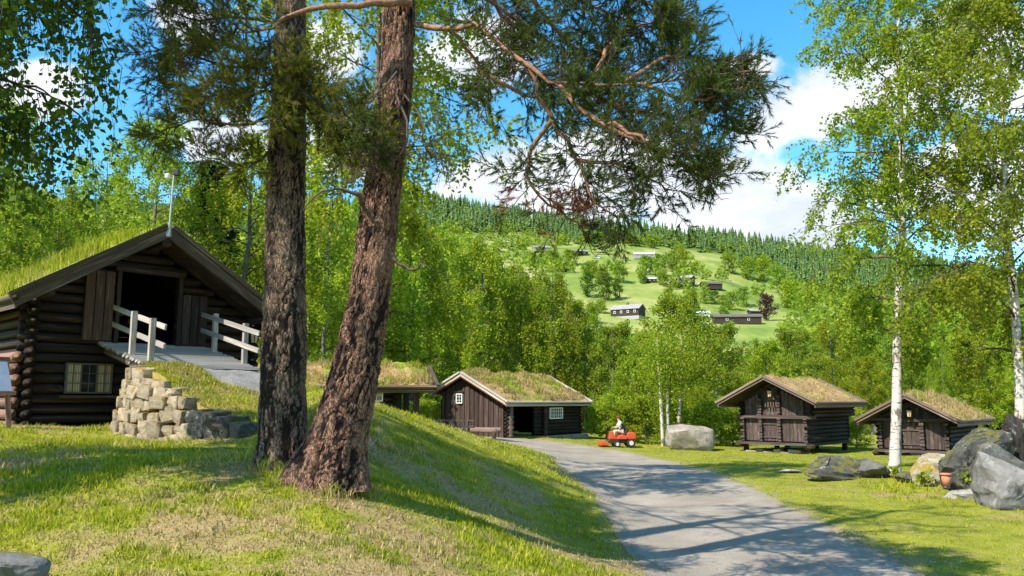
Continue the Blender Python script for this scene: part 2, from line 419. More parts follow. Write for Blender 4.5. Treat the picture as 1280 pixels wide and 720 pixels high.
def stonemat(name, c1, c2, lichen=(.3, .32, .26), moss=0.35, sc=3.0, mossc=(.16, .15, .03), dark=.0):
    m, nt, out = newmat(name)
    v = objvec(nt); pos = nd(nt, 'ShaderNodeNewGeometry')
    a = noise_(nt, v, sc, 8, .68, .3); b = noise_(nt, v, sc * 6, 5, .7)
    col = ramp(nt, math_(nt, 'ADD', math_(nt, 'MULTIPLY', a, .7), math_(nt, 'MULTIPLY', b, .3)), [(.32, c1), (.66, c2)])
    li = smooth(nt, noise_(nt, v, sc * 1.7, 6, .75), .56, .64)
    col = mix(nt, math_(nt, 'MULTIPLY', li, .6), col, lichen)
    dk = smooth(nt, noise_(nt, v, sc * .9, 7, .8), .58, .62)
    col = mix(nt, math_(nt, 'MULTIPLY', dk, dark), col, (.02, .02, .018))
    mo = smooth(nt, math_(nt, 'ADD', noise_(nt, v, sc * 1.1, 6, .7), math_(nt, 'MULTIPLY', nd(nt, 'ShaderNodeSeparateXYZ', {0: pos.outputs['Normal']}).outputs[2], .18)), .72 - moss * .3, .80 - moss * .3)
    col = mix(nt, mo, col, mossc)
    col = nd(nt, 'ShaderNodeHueSaturation', {'Color': col, 'Value': math_(nt, 'ADD', math_(nt, 'MULTIPLY', nd(nt, 'ShaderNodeObjectInfo').outputs['Random'], .45), .75)}).outputs[0]
    principled(nt, out, col, .9, math_(nt, 'ADD', a, math_(nt, 'MULTIPLY', b, .5)), .8, .05, spec=.2); return m
M['wall_stone'] = stonemat('wall_stone', (.15, .11, .07), (.50, .41, .29), (.42, .37, .28), .42, 1.9, (.24, .16, .03), .25)
M['boulder'] = stonemat('pale_boulder', (.15, .13, .11), (.42, .37, .31), (.36, .34, .30), .05, 1.4, dark=.5)
M['grey_rock'] = stonemat('grey_rock', (.09, .085, .075), (.30, .29, .26), (.4, .41, .36), .30, 2.0, (.20, .18, .03), .5)
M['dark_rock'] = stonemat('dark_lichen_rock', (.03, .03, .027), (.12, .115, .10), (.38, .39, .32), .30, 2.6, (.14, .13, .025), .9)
M['slab_rock'] = stonemat('slab_rock', (.07, .068, .062), (.23, .22, .205), (.33, .33, .29), .20, 1.6, (.13, .12, .03), .6)
M['mossy_rock'] = stonemat('mossy_rock', (.22, .19, .14), (.5, .45, .36), (.5, .46, .36), .38, 2.2, (.30, .21, .04), .3)
M['foundation'] = stonemat('foundation_stone', (.2, .19, .17), (.42, .4, .37), (.4, .4, .36), .15, 3.0)

def barkmat(name, cr, pl, hi, z_orange=None, sc=1.0):
    m, nt, out = newmat(name)
    h = nd(nt, 'ShaderNodeAttribute', attribute_name='relief').outputs['Fac']
    pos = nd(nt, 'ShaderNodeNewGeometry').outputs['Position']
    a = noise_(nt, mapping(nt, pos, (1, 1, .4)), 22 * sc, 7, .75); b = noise_(nt, pos, 85, 5, .8); big = noise_(nt, pos, 1.6, 4, .6)
    wv = nd(nt, 'ShaderNodeVectorMath', {0: mapping(nt, pos, (1, 1, .42)), 1: nd(nt, 'ShaderNodeVectorMath', {0: nd(nt, 'ShaderNodeTexNoise', {'Vector': pos, 'Scale': 9.0, 'Detail': 5.0}).outputs['Color'], 3: .09}, operation='SCALE').outputs[0]}, operation='ADD').outputs[0]
    vd = nd(nt, 'ShaderNodeTexVoronoi', {'Vector': wv, 'Scale': 34.0}, feature='DISTANCE_TO_EDGE').outputs['Distance']
    vc = nd(nt, 'ShaderNodeSeparateXYZ', {0: nd(nt, 'ShaderNodeTexVoronoi', {'Vector': wv, 'Scale': 34.0}).outputs['Color']}).outputs[0]
    flake = smooth(nt, vd, .0, .16)
    col = mix(nt, math_(nt, 'ADD', math_(nt, 'MULTIPLY', a, .5), math_(nt, 'MULTIPLY', vc, .5)), pl, hi)
    col = mix(nt, math_(nt, 'MULTIPLY', smooth(nt, vd, .10, .0), .8), col, cr)
    col = mix(nt, smooth(nt, h, .36, .02), col, cr)
    col = mix(nt, math_(nt, 'MULTIPLY', smooth(nt, h, .75, 1.1), .45), col, hi)
    a = math_(nt, 'ADD', math_(nt, 'MULTIPLY', flake, 1.1), math_(nt, 'ADD', a, math_(nt, 'MULTIPLY', vc, .6)))
    col = mix(nt, math_(nt, 'MULTIPLY', smooth(nt, big, .52, .7), .5), col, (hi[0] * 1.15, hi[1] * 1.1, hi[2] * 1.1))
    if z_orange:
        z = nd(nt, 'ShaderNodeSeparateXYZ', {0: pos}).outputs[2]
        col = mix(nt, math_(nt, 'MULTIPLY', smooth(nt, math_(nt, 'ADD', z, a), z_orange, z_orange + 4), .8), col, (.36, .17, .075))
    principled(nt, out, col, .9, math_(nt, 'ADD', a, math_(nt, 'MULTIPLY', b, .6)), 1.0, .012, spec=.15); return m
M['pine_bark'] = barkmat('pine_bark_grey', (.028, .018, .013), (.15, .092, .062), (.36, .255, .18), 8.5)
M['pine_bark_red'] = barkmat('pine_bark_red', (.02, .011, .009), (.14, .072, .046), (.38, .225, .15), 9.5)
def simplebark(name, c1, c2, sc=20):
    m, nt, out = newmat(name)
    pos = nd(nt, 'ShaderNodeNewGeometry').outputs['Position']
    a = noise_(nt, pos, sc, 5, .7)
    principled(nt, out, ramp(nt, a, [(.3, c1), (.7, c2)]), .85, a, .6, .01, spec=.2); return m
M['pine_limb'] = simplebark('pine_limb_bark', (.13, .062, .035), (.40, .22, .13))
M['twig'] = simplebark('twig_bark', (.045, .032, .024), (.13, .095, .07))
M['grey_bark'] = simplebark('grey_bark', (.08, .07, .06), (.22, .2, .17), 6)
def birchbark():
    m, nt, out = newmat('birch_bark')
    pos = nd(nt, 'ShaderNodeNewGeometry').outputs['Position']
    band = noise_(nt, mapping(nt, pos, (3, 3, 22)), 1.0, 4, .65); big = noise_(nt, mapping(nt, pos, (4, 4, 1.6)), 1.0, 5, .7)
    a = noise_(nt, pos, 25, 4, .7)
    col = mix(nt, a, (.42, .36, .30), (.66, .61, .55))
    col = mix(nt, smooth(nt, band, .56, .64), col, (.06, .045, .035))
    col = mix(nt, smooth(nt, big, .52, .60), col, (.17, .12, .09))
    principled(nt, out, col, .75, a, .5, .01, spec=.2); return m
M['birch_bark'] = birchbark()
def leafmat(name, c1, c2, c3, tr=.45, rough=.55):
    m, nt, out = newmat(name)
    g = nd(nt, 'ShaderNodeNewGeometry'); oi = nd(nt, 'ShaderNodeObjectInfo')
    n = noise_(nt, g.outputs['Position'], .7, 3, .5)
    f = math_(nt, 'ADD', math_(nt, 'MULTIPLY', g.outputs['Random Per Island'], .55), math_(nt, 'MULTIPLY', n, .45))
    col = ramp(nt, f, [(.2, c1), (.5, c2), (.8, c3)])
    col = nd(nt, 'ShaderNodeHueSaturation', {'Color': col, 'Hue': math_(nt, 'ADD', math_(nt, 'MULTIPLY', oi.outputs['Random'], .03), .470), 'Value': math_(nt, 'ADD', math_(nt, 'MULTIPLY', oi.outputs['Random'], .35), .82)}).outputs[0]
    d = nd(nt, 'ShaderNodeBsdfPrincipled', {'Base Color': col, 'Roughness': rough, 'Specular IOR Level': .12}); t = nd(nt, 'ShaderNodeBsdfTranslucent', {0: mix(nt, .35, col, (.30, .40, .02))})
    ms = nd(nt, 'ShaderNodeMixShader', {0: tr, 1: d.outputs[0], 2: t.outputs[0]})
    nt.links.new(ms.outputs[0], out.inputs[0]); return m
M['leaf_birch'] = leafmat('birch_leaf', (.12, .215, .014), (.26, .38, .024), (.44, .53, .05), .60)
M['leaf_dark'] = leafmat('dark_birch_leaf', (.035, .09, .010), (.075, .16, .016), (.15, .25, .025), .42, .4)
M['leaf_light'] = leafmat('light_birch_leaf', (.16, .25, .015), (.30, .43, .025), (.47, .56, .05), .58)
M['leaf_mid'] = leafmat('broad_leaf', (.105, .205, .024), (.22, .35, .036), (.37, .49, .05), .58)
M['leaf_spruce'] = leafmat('spruce_needles', (.015, .048, .018), (.035, .085, .026), (.065, .125, .032), .12)
M['leaf_fspruce'] = leafmat('far_spruce_needles', (.040, .080, .022), (.075, .135, .032), (.13, .19, .045), .12)
M['leaf_red'] = leafmat('dark_red_leaf', (.035, .012, .016), (.075, .024, .03), (.13, .05, .05), .15)
M['needle'] = leafmat('pine_needles', (.022, .048, .012), (.050, .088, .018), (.11, .15, .030), .2, .8)
M['needle_olive'] = leafmat('olive_pine_needles', (.055, .070, .012), (.13, .145, .02), (.25, .235, .035), .28, .8)
M['needle_dead'] = leafmat('dead_pine_needles', (.12, .05, .02), (.24, .11, .04), (.36, .19, .08), .2)

def sodmat():
    m, nt, out = newmat('roof_sod')
    pos = nd(nt, 'ShaderNodeNewGeometry').outputs['Position']
    a = noise_(nt, pos, 1.6, 6, .7); b = noise_(nt, pos, 9, 6, .75)
    at_ = nd(nt, 'ShaderNodeAttribute', attribute_name='dry').outputs['Fac']
    col = ramp(nt, math_(nt, 'ADD', math_(nt, 'MULTIPLY', a, .5), math_(nt, 'MULTIPLY', b, .5)), [(.35, (.12, .07, .03)), (.5, (.36, .23, .10)), (.66, (.52, .38, .19))])
    g = ramp(nt, b, [(.35, (.10, .16, .015)), (.65, (.34, .38, .04))])
    col = mix(nt, smooth(nt, math_(nt, 'ADD', at_, math_(nt, 'MULTIPLY', math_(nt, 'SUBTRACT', a, .5), 1.6)), .75, .35), col, g)
    principled(nt, out, col, .95, b, .9, .06, spec=.1); return m
M['sod'] = sodmat()

# ------------------------------------------------------------------ ground, road
def make_ground():
    xs = np.concatenate([-np.geomspace(2400, 42, 42), np.linspace(-40, -13, 40), np.arange(-12.8, 22, .24), np.linspace(22.5, 42, 30), np.geomspace(44, 2400, 60)])
    ys = np.concatenate([-np.geomspace(300, 12, 14), np.linspace(-10, 3, 20), np.arange(3.2, 46, .28), np.linspace(46.5, 80, 40), np.geomspace(83, 1100, 130), np.geomspace(1150, 4500, 14)])
    X, Y = np.meshgrid(xs, ys); Z = terrain(X, Y)
    rd = roaddist(X, Y)
    Z = Z - .05 * sstep(.05, -.25, rd)
    dry = dryness(X, Y)
    far = sstep(60, 130, Y)
    px, py = 640 + 1000 * X / np.maximum(Y, 1), 0
    fo = forest_mask(X, Y, Z)
    nx, ny = len(xs), len(ys)
    i = np.arange(nx * ny).reshape(ny, nx)
    F = np.stack([i[:-1, :-1], i[:-1, 1:], i[1:, 1:], i[1:, :-1]], -1).reshape(-1, 4)
    me = npm('ground', np.stack([X, Y, Z], -1).reshape(-1, 3), F, M['ground'], True, {'dry': dry.ravel(), 'far': far.ravel(), 'forest': fo.ravel()})
    tag(link('ground', me), kind='structure')
# lower edge of the spruce wood on the hill (photo pixels)
FBX = np.array([0, 560, 620, 700, 780, 830, 880, 930, 985, 1060, 1280.]); FBY = np.array([330, 296, 292, 300, 303, 306, 313, 326, 350, 372, 390.])
def forest_mask(X, Y, Z):
    Ys = np.maximum(Y, 1)
    px, py = project(X, Ys, Z)
    w = (fbm(X, Y, 1 / 60, 77, 3) - .5) * 22
    return np.where(Y > 150, sstep(6, -6, py + w - np.interp(px, FBX, FBY)), np.where(Y > 60, .6, 0))
make_ground()
def make_road():
    nc = 26; V = []; E = []
    wl = (fbm(np.arange(NR), np.zeros(NR), .12, 3) - .5) * .5; wr = (fbm(np.arange(NR), np.zeros(NR), .12, 8) - .5) * .5
    for i in range(NR):
        d = SR[i] - SL[i]; L = np.linalg.norm(d); u = d / L
        a = SL[i] + u * wl[i]; b = SR[i] + u * wr[i]
        for j in range(nc):
            t = j / (nc - 1); V.append([*(a + (b - a) * t), 0]); E.append(1 - min(t, 1 - t) * 6)
    V = np.array(V); V[:, 2] = terrain(V[:, 0], V[:, 1]) + .006
    i = np.arange(NR * nc).reshape(NR, nc)
    F = np.stack([i[:-1, :-1], i[:-1, 1:], i[1:, 1:], i[1:, :-1]], -1).reshape(-1, 4)
    E = np.clip(E, 0, 1)
    tag(link('road', npm('road', V, F, M['road'], True, {'edge': E})), kind='structure')
make_road()
M['gravel'] = stonemat('loose_gravel', (.16, .14, .12), (.5, .46, .41), (.4, .4, .36), .0, 30)
def road_gravel():
    g = np.random.default_rng(4); N = 9000; i = (g.uniform(0, 1, N) ** 1.3 * (NR * .8)).astype(int) + 60; t = np.where(g.uniform(0, 1, N) < .5, 0, 1) + g.normal(0, .05, N); k = g.uniform(0, 1, N) < .12; t = np.where(k, g.uniform(0, 1, N), t)
    i = np.clip(i, 0, NR - 2); P = SL[i] * (1 - t[:, None]) + SR[i] * t[:, None] + g.normal(0, .04, (N, 2)); z = terrain(P[:, 0], P[:, 1]) + .008; r = g.uniform(.006, .02, N)
    T = np.array([[1, 0, 0], [-.5, .87, 0], [-.5, -.87, 0], [.1, .1, .9]]); a = g.uniform(0, 6.28, N); c, s_ = np.cos(a)[:, None], np.sin(a)[:, None]
    X = (T[None, :, 0] * c - T[None, :, 1] * s_) * r[:, None] + P[:, :1]; Yv = (T[None, :, 0] * s_ + T[None, :, 1] * c) * r[:, None] + P[:, 1:]; Z = T[None, :, 2] * r[:, None] + z[:, None]
    b = np.arange(N)[:, None] * 4; F = np.concatenate([b + np.array([[0, 1, 3]]), b + np.array([[1, 2, 3]]), b + np.array([[2, 0, 3]])])
    tag(link('road_gravel', npm('road_gravel', np.stack([X, Yv, Z], -1).reshape(-1, 3), F, M['gravel'])), 'loose gravel and crumbs along the edges of the road', 'gravel', kind='stuff')
road_gravel()

# ------------------------------------------------------------------ grass blades
def blades(name, P, hgt, wid, dry, m, parent=None, lean=.5, seed=1, simple=False):
    g = np.random.default_rng(seed); n = len(P)
    th = g.uniform(0, 2 * np.pi, n); ph = g.uniform(0, 2 * np.pi, n)
    h = hgt * g.uniform(.55, 1.35, n); l = lean * g.uniform(.15, 1.1, n)
    side = np.stack([np.cos(th), np.sin(th), np.zeros(n)], 1) * (wid * g.uniform(.7, 1.3, n) * .5)[:, None]
    tip = np.stack([np.cos(ph) * l, np.sin(ph) * l, np.ones(n)], 1) * h[:, None]
    mid = tip * np.array([.33, .33, .58])
    if simple:
        V = np.stack([P - side, P + side, P + tip], 1); o = link(name, npm(name, V.reshape(-1, 3), np.arange(3 * n).reshape(-1, 3), m, False, {'dry': np.repeat(dry, 3)}), None, parent); o['kind'] = 'stuff'; return o
    V = np.stack([P - side, P + side, P + mid + side * .75, P + mid - side * .75, P + tip, P + tip], 1)
    V = V[:, :5]
    b = np.arange(n)[:, None] * 5
    F = np.concatenate([np.concatenate([b, b + 1, b + 2], 1), np.concatenate([b, b + 2, b + 3], 1), np.concatenate([b + 3, b + 2, b + 4], 1)])
    me = npm(name, V.reshape(-1, 3), F, m, False, {'dry': np.repeat(dry, 5)})
    o = link(name, me, None, parent); o['kind'] = 'stuff'; return o
FOOT = []   # footprints to keep free of lawn grass: (cx, cy, rz, x0, x1, y0, y1)
def in_foot(x, y):
    r = np.zeros(x.shape, bool)
    for (cx, cy, rz, x0, x1, y0, y1) in FOOT:
        dx = x - cx; dy = y - cy; c, s = math.cos(rz), math.sin(rz)
        u = dx * c + dy * s; v = -dx * s + dy * c
        r |= (u > x0) & (u < x1) & (v > y0) & (v < y1)
    return r
def make_lawn():
    g = np.random.default_rng(3)
    N = 380000
    y = 3.2 * (46 / 3.2) ** g.uniform(0, 1, N) ** 1.0
    x = g.uniform(-.80, .80, N) * y * 1.0
    # gather blades into tufts
    c = g.normal(0, .035, (N, 2)); k = g.integers(0, N, N) < N * .6
    src = g.integers(0, N, N)
    x = np.where(k, x[src] + c[:, 0], x); y = np.where(k, y[src] + c[:, 1], y)
    rd = roaddist(x, y)
    keep = (rd > .04 * g.standard_normal(N) + .03) & ~in_foot(x, y) & (x > -14)
    dr = dryness(x, y)
    keep &= g.uniform(0, 1, N) < (1 - .45 * np.clip(dr * 1.2 - .5, 0, 1))
    x, y, dr, rd = x[keep], y[keep], dr[keep], rd[keep]
    z = terrain(x, y) - .008
    lush = fbm(x, y, .9, 61, 4)
    bank = sstep(2.6, 1.2, x)                       # the bank is rough, the lawn right of the road is mown
    h = .020 + .006 * bank + bank * .040 * np.clip((lush - .42) * 3.4, 0, 1) * (1 - .5 * dr)
    clump = np.clip((fbm(x, y, 5.0, 67, 2) - .60) * 6, 0, 1)
    h = h + .035 * clump * (.3 + .7 * bank)
    tall = np.exp(-(((x + 5.5) / 3.0) ** 2 + ((y - 13.2) / .7) ** 2)) + np.exp(-(((x + 2.3) / 1.5) ** 2 + ((y - 9.9) / .4) ** 2)) * .6
    h = h + .06 * tall * (lush > .4)
    h = h + .11 * np.exp(-((y - 21.3) / 2.6) ** 2) * (x > 8.9) * (clump > .15) * (x / y > .42)
    ring = np.minimum(abs(np.hypot(x + 2.18, y - 9.5) - .55), abs(np.hypot(x + 2.88, y - 10.0) - .36)); h = h + .07 * (ring < .16) * (clump > .1)
    h = h * (1 + .014 * y)
    w = .0050 + .00100 * y
    for nm, sel, simple in (('lawn_grass', y < 11, False), ('far_lawn_grass', y >= 11, True)):
        P = np.stack([x, y, z], 1)[sel]
        o = blades(nm, P, h[sel], w[sel] * (1.25 if simple else 1), dr[sel], M['blade'], None, .8, 9, simple)
        tag(o, 'short green grass with straw coloured patches on the near bank' if not simple else 'short mown grass on the lawn farther off', 'grass', kind='stuff')

# ------------------------------------------------------------------ tubes and leaves in bulk
def tubes(polys, rads, sides=5):
    Vs = []; Fs = []; off = 0
    ang = np.arange(sides) * 2 * np.pi / sides; ca, sa = np.cos(ang), np.sin(ang)
    for P, r in zip(polys, rads):
        m = len(P); T = np.empty_like(P); T[1:-1] = P[2:] - P[:-2]; T[0] = P[1] - P[0]; T[-1] = P[-1] - P[-2]
        T /= np.linalg.norm(T, axis=1)[:, None] + 1e-9
        ref = np.array([0, 0, 1.]) if abs(T[0, 2]) < .8 else np.array([1., 0, 0])
        A = np.cross(T, ref); A /= np.linalg.norm(A, axis=1)[:, None] + 1e-9; B = np.cross(T, A)
        V = P[:, None, :] + (A[:, None, :] * ca[None, :, None] + B[:, None, :] * sa[None, :, None]) * np.asarray(r)[:, None, None]
        Vs.append(V.reshape(-1, 3))
        i = np.arange(m * sides).reshape(m, sides) + off; j = np.roll(i, -1, 1)
        Fs.append(np.stack([i[:-1], j[:-1], j[1:], i[1:]], -1).reshape(-1, 4)); off += m * sides
    return np.concatenate(Vs), np.concatenate(Fs)
def leaves(C, size, g, down=.5, asp=.7):
    n = len(C)
    a = g.standard_normal((n, 3)); a /= np.linalg.norm(a, axis=1)[:, None]; a[:, 2] -= down; a /= np.linalg.norm(a, axis=1)[:, None]
    b = np.cross(a, g.standard_normal((n, 3))); b /= np.linalg.norm(b, axis=1)[:, None] + 1e-9
    s = (size * g.uniform(.7, 1.3, n))[:, None]
    nn = np.cross(a, b)
    V = np.stack([C, C + a * s * .45 + b * s * asp * .5, C + a * s + nn * s * .12, C + a * s * .45 - b * s * asp * .5], 1)
    return V.reshape(-1, 3), np.arange(4 * n).reshape(n, 4)
def bend(p0, d, L, n, g, grav=0.0, wob=.12):
    """polyline starting at p0 in direction d; grav bends it down along its length"""
    P = [np.array(p0, float)]; d = np.array(d, float); st = L / n
    for i in range(n):
        d = d + g.normal(0, wob, 3) + np.array([0, 0, -grav]); d /= np.linalg.norm(d)
        P.append(P[-1] + d * st)
    return np.array(P)
def pt(P, t):
    f = t * (len(P) - 1); i = min(int(f), len(P) - 2); return P[i] + (P[i + 1] - P[i]) * (f - i), (P[i + 1] - P[i])

def grow(seed, H, cb, Rad, nl, leaf, per_twig=24, tr=.16, nsub=6, ntw=4, twl=.6, droop=.12, prof='birch', tside=8, lean=(0, 0), twigs=True, up=.65, spread=.05):
    """a broadleaved tree: trunk path, limbs and side branches, leaf-sized faces along the twigs"""
    g = np.random.default_rng(seed)
    nseg = 14
    hz = np.linspace(0, H, nseg + 1)
    wob = np.cumsum(g.normal(0, .006 * H, (nseg + 1, 2)), axis=0) * .5; wob[0] = 0
    T = np.stack([wob[:, 0] + lean[0] * (hz / H) , wob[:, 1] + lean[1] * (hz / H), hz - .15], 1)
    tradii = tr * (1 - hz / H) ** .75 + .012; tradii[0] *= 1.35
    limbs = []; lr = []; subs = []; sr = []; Ls = []
    for i in range(nl):
        q = (i + g.uniform(0, .9)) / nl; h = cb + (H - cb) * q ** .9
        az = i * 2.39996 + g.uniform(-.5, .5)
        if prof == 'birch': L = Rad * (0.35 + 1.1 * math.sin(math.pi * min(1, (.12 + .88 * (1 - q)) ** .8)) ** .8) * (1 - .55 * q) * g.uniform(.55, 1.2)
        elif prof == 'round': L = Rad * math.sqrt(max(.06, 1 - (2 * q - .85) ** 2 / 1.45)) * g.uniform(.7, 1.1)
        else: L = Rad * (1 - q * .9) * g.uniform(.8, 1.15)
        u = up * g.uniform(.6, 1.35) + .35 * q
        p0, _ = pt(T, min(.995, h / H))
        d = np.array([math.cos(az), math.sin(az), u])
        P = bend(p0, d / np.linalg.norm(d), L, 7, g, droop * .75, .13)
        limbs.append(P); r0 = max(.012, tr * .36 * (1 - q * .75)); lr.append(np.linspace(r0, .006, 8))
        for k in range(nsub):
            t = .22 + .78 * (k + g.uniform(0, 1)) / nsub
            p, dd = pt(P, min(t, .99)); dd = dd / np.linalg.norm(dd)
            sd_ = g.standard_normal(3); sd_ = sd_ - dd * sd_.dot(dd); sd_ /= np.linalg.norm(sd_)
            d2 = dd * .7 + sd_ * .8; d2 /= np.linalg.norm(d2)
            S = bend(p, d2, L * g.uniform(.22, .42) * (1.1 - .5 * t), 4, g, droop * 1.3, .15)
            subs.append(S); sr.append(np.linspace(r0 * .38, .004, 5))
            for w in range(ntw):
                p, dd = pt(S, min(.99, (w + g.uniform(.2, 1)) / ntw))
                d3 = g.normal(0, .5, 3) + dd / (np.linalg.norm(dd) + 1e-9) * .6 + np.array([0, 0, -droop * 3.5]); d3 /= np.linalg.norm(d3)
                W = bend(p, d3, twl * g.uniform(.5, 1.3), 3, g, droop * 2.2, .1)
                if twigs: subs.append(W); sr.append(np.linspace(.005, .0025, 4))
                tt = g.uniform(0.1, 1, per_twig) * 3; ii = np.clip(tt.astype(int), 0, 2); ff = (tt - ii)[:, None]
                Ls.append(W[ii] + (W[ii + 1] - W[ii]) * ff + g.normal(0, spread, (per_twig, 3)))
    C = np.concatenate(Ls)
    tv = tubes([T], [tradii], tside * 2); bv = tubes(limbs + subs, lr + sr, 4 if not twigs else 3)
    lv = leaves(C, leaf, g, .5 if prof == 'birch' else .15)
    return tv, bv, lv, T
class Kind:
    def __init__(s, name, bark, leafm, branchm=None, **kw):
        tv, bv, lv, s.T = grow(**kw); s.H = kw['H']
        s.tm = npm(name + '_trunk', *tv, M[bark], True); s.bm_ = npm(name + '_branches', *bv, M[branchm or 'twig'], True); s.lm = npm(name + '_crown', *lv, M[leafm])
    def put(s, oname, loc, scale, rz, label, group=None, leafm=None, cat='tree', sx=1.0):
        e = empty(oname, loc, rz); e.scale = (scale * sx, scale * sx, scale)
        tag(e, label, cat, group)
        link('trunk', s.tm, None, e); link('branches', s.bm_, None, e)
        c = link('crown', s.lm, None, e)
        if leafm:
            c.material_slots[0].link = 'OBJECT'; c.material_slots[0].material = M[leafm]
        return e
def spruce_arrays(H, Rr, n, g, leaf, droop=.25):
    q = g.uniform(0.0, 1, n) ** 1.15; tier = np.floor(q * 16) / 16 + g.normal(0, .012, n); h = H * (.07 + .93 * np.clip(tier, 0, 1))
    rr = Rr * (1 - np.clip(tier, 0, 1)) ** .85 * np.sqrt(g.uniform(.05, 1, n)) + .03
    az = np.floor(g.uniform(0, 11, n)) * .571 + tier * 37 + g.normal(0, .13, n)
    C = np.stack([rr * np.cos(az), rr * np.sin(az), h - rr * droop], 1)
    out = np.stack([np.cos(az), np.sin(az), -.35 * np.ones(n)], 1); side = np.stack([-np.sin(az), np.cos(az), g.normal(0, .3, n)], 1)
    s = (leaf * g.uniform(.6, 1.3, n))[:, None]
    V = np.stack([C - side * s * .35, C + out * s * .1 + side * s * .35, C + out * s + side * s * .1, C + out * s - side * s * .15], 1)
    return V.reshape(-1, 3), np.arange(4 * n).reshape(n, 4)
def spruce_kind(name, H, Rr, n, leaf, seed, leafm='leaf_spruce'):
    k = Kind.__new__(Kind); g = np.random.default_rng(seed); k.H = H
    T = np.array([[0, 0, -.2], [0, 0, H * .5], [0, 0, H]]); k.tm = npm(name + '_trunk', *tubes([T], [np.array([H * .016, H * .009, .01])], 6), M['grey_bark'], True)
    br = [np.array([[0, 0, h], [math.cos(a) * Rr * (1 - h / H), math.sin(a) * Rr * (1 - h / H), h - .2 * Rr * (1 - h / H)]]) for h, a in zip(np.linspace(H * .1, H * .9, 40), np.arange(40) * 2.4)]
    k.bm_ = npm(name + '_branches', *tubes(br, [np.array([.03, .01])] * 40, 3), M['twig']); k.lm = npm(name + '_crown', *spruce_arrays(H, Rr, n, g, leaf), M[leafm])
    return k

KB = [Kind('tall_birch', 'grey_bark', 'leaf_birch', seed=s, H=15, cb=1.6, Rad=3.5, nl=42, leaf=.16, per_twig=15, nsub=7, ntw=4, twl=.9, droop=.16, twigs=False, spread=.09) for s in (101, 102, 103)]
KR = [Kind('round_tree', 'grey_bark', 'leaf_mid', seed=s, H=9, cb=1.2, Rad=2.9, nl=32, leaf=.16, per_twig=18, nsub=7, ntw=4, twl=.5, droop=.04, prof='round', twigs=False, spread=.12) for s in (111, 112)]
KW = [Kind('weeping_birch', 'grey_bark', 'leaf_birch', seed=s, H=12, cb=1.0, Rad=3.6, nl=38, leaf=.15, per_twig=18, nsub=6, ntw=5, twl=1.5, droop=.30, prof='round', twigs=False, spread=.07) for s in (121, 122)]
KS = [Kind('bush', 'grey_bark', 'leaf_light', seed=s, H=2.6, cb=.1, Rad=1.2, nl=22, leaf=.10, per_twig=14, nsub=5, ntw=4, twl=.4, tr=.04, droop=.03, prof='round', twigs=False, spread=.06) for s in (131, 132)]
KP = spruce_kind('spruce', 14, 2.6, 9000, .5, 5)
KF = [Kind('far_tree', 'grey_bark', 'leaf_mid', seed=s, H=10, cb=1.0, Rad=3.9, nl=20, leaf=.62, per_twig=6, nsub=4, ntw=3, twl=.8, tr=.2, droop=.03, prof='round', twigs=False, spread=.35) for s in (141, 142, 143)]
KFS = spruce_kind('far_spruce', 12, 2.2, 700, 1.1, 6, 'leaf_fspruce')

def put_tree(kind, px, Y, top, label, name='birch_tree', group=None, leafm=None, cat='tree', sx=1.0, rz=None):
    """stands on the ground at distance Y under photo column px with its top at photo row top"""
    a, _ = ray(px, 470); X = a * Y; z = gz(X, Y); zt = at(px, top, Y).z
    s = max(.05, (zt - z) / kind.H)
    return kind.put(name, (X, Y, z - .05), s, rnd.uniform(0, 6.28) if rz is None else rz, label, group, leafm, cat, sx)

# ------------------------------------------------------------------ pines of the foreground
def pine_trunk(path, rads, seed, m, parent, flare=0.0, nz=360, na=112, flare_dir=None):
    P = spline(np.array(path, float), nz); r = np.interp(np.linspace(0, 1, nz), np.linspace(0, 1, len(rads)), rads)
    V = np.empty((nz, na, 3)); Rl = np.empty((nz, na)); ang = np.arange(na) * 2 * np.pi / na
    for i in range(nz):
        z = P[i, 2]
        for j in range(na):
            c, s = math.cos(ang[j]), math.sin(ang[j]); rr = r[i]
            q = Vector((c * rr * 15 + seed, s * rr * 15, z * 5.2 + .6 * mnoise.noise((c * 2, s * 2, z * 5))))
            q2 = q + Vector((mnoise.noise(q * 1.5) * .7, mnoise.noise(q * 1.5 + Vector((9, 0, 0))) * .7, mnoise.noise(q * 1.1 + Vector((0, 9, 0))) * 1.1))
            dd, pp = mnoise.voronoi(q2)
            e = min(1.0, (dd[1] - dd[0]) * 4.0); e = e * e * (3 - 2 * e)
            step = mnoise.cell(pp[0] * 7.3)
            fin = mnoise.noise(q * 3.1) + .6 * mnoise.noise(q * 7.0)
            h = e * (.50 + .5 * step) + .22 * fin + .35 * mnoise.noise(Vector((q.x * .3, q.y * .3, q.z * .1)))
            Rl[i, j] = h
            k = rr + .026 * h - .014 + .012 * mnoise.noise(q * .3)
            if flare and z - P[0, 2] < 1.1:
                f = (1 - (z - P[0, 2]) / 1.1) ** 2.2
                lob = .5 + .5 * math.cos(ang[j] * 5 + seed)
                fd = 0 if flare_dir is None else max(0, math.cos(ang[j] - flare_dir)) ** 3
                k += f * flare * (.35 + .65 * lob + 1.9 * fd)
            V[i, j] = (P[i, 0] + c * k, P[i, 1] + s * k, z)
    i = np.arange(nz * na).reshape(nz, na); jn = np.roll(i, -1, 1)
    F = np.stack([i[:-1], jn[:-1], jn[1:], i[1:]], -1).reshape(-1, 4)
    me = npm('trunk', V.reshape(-1, 3), F, m, True, {'relief': Rl.ravel()})
    return link('trunk', me, None, parent), P
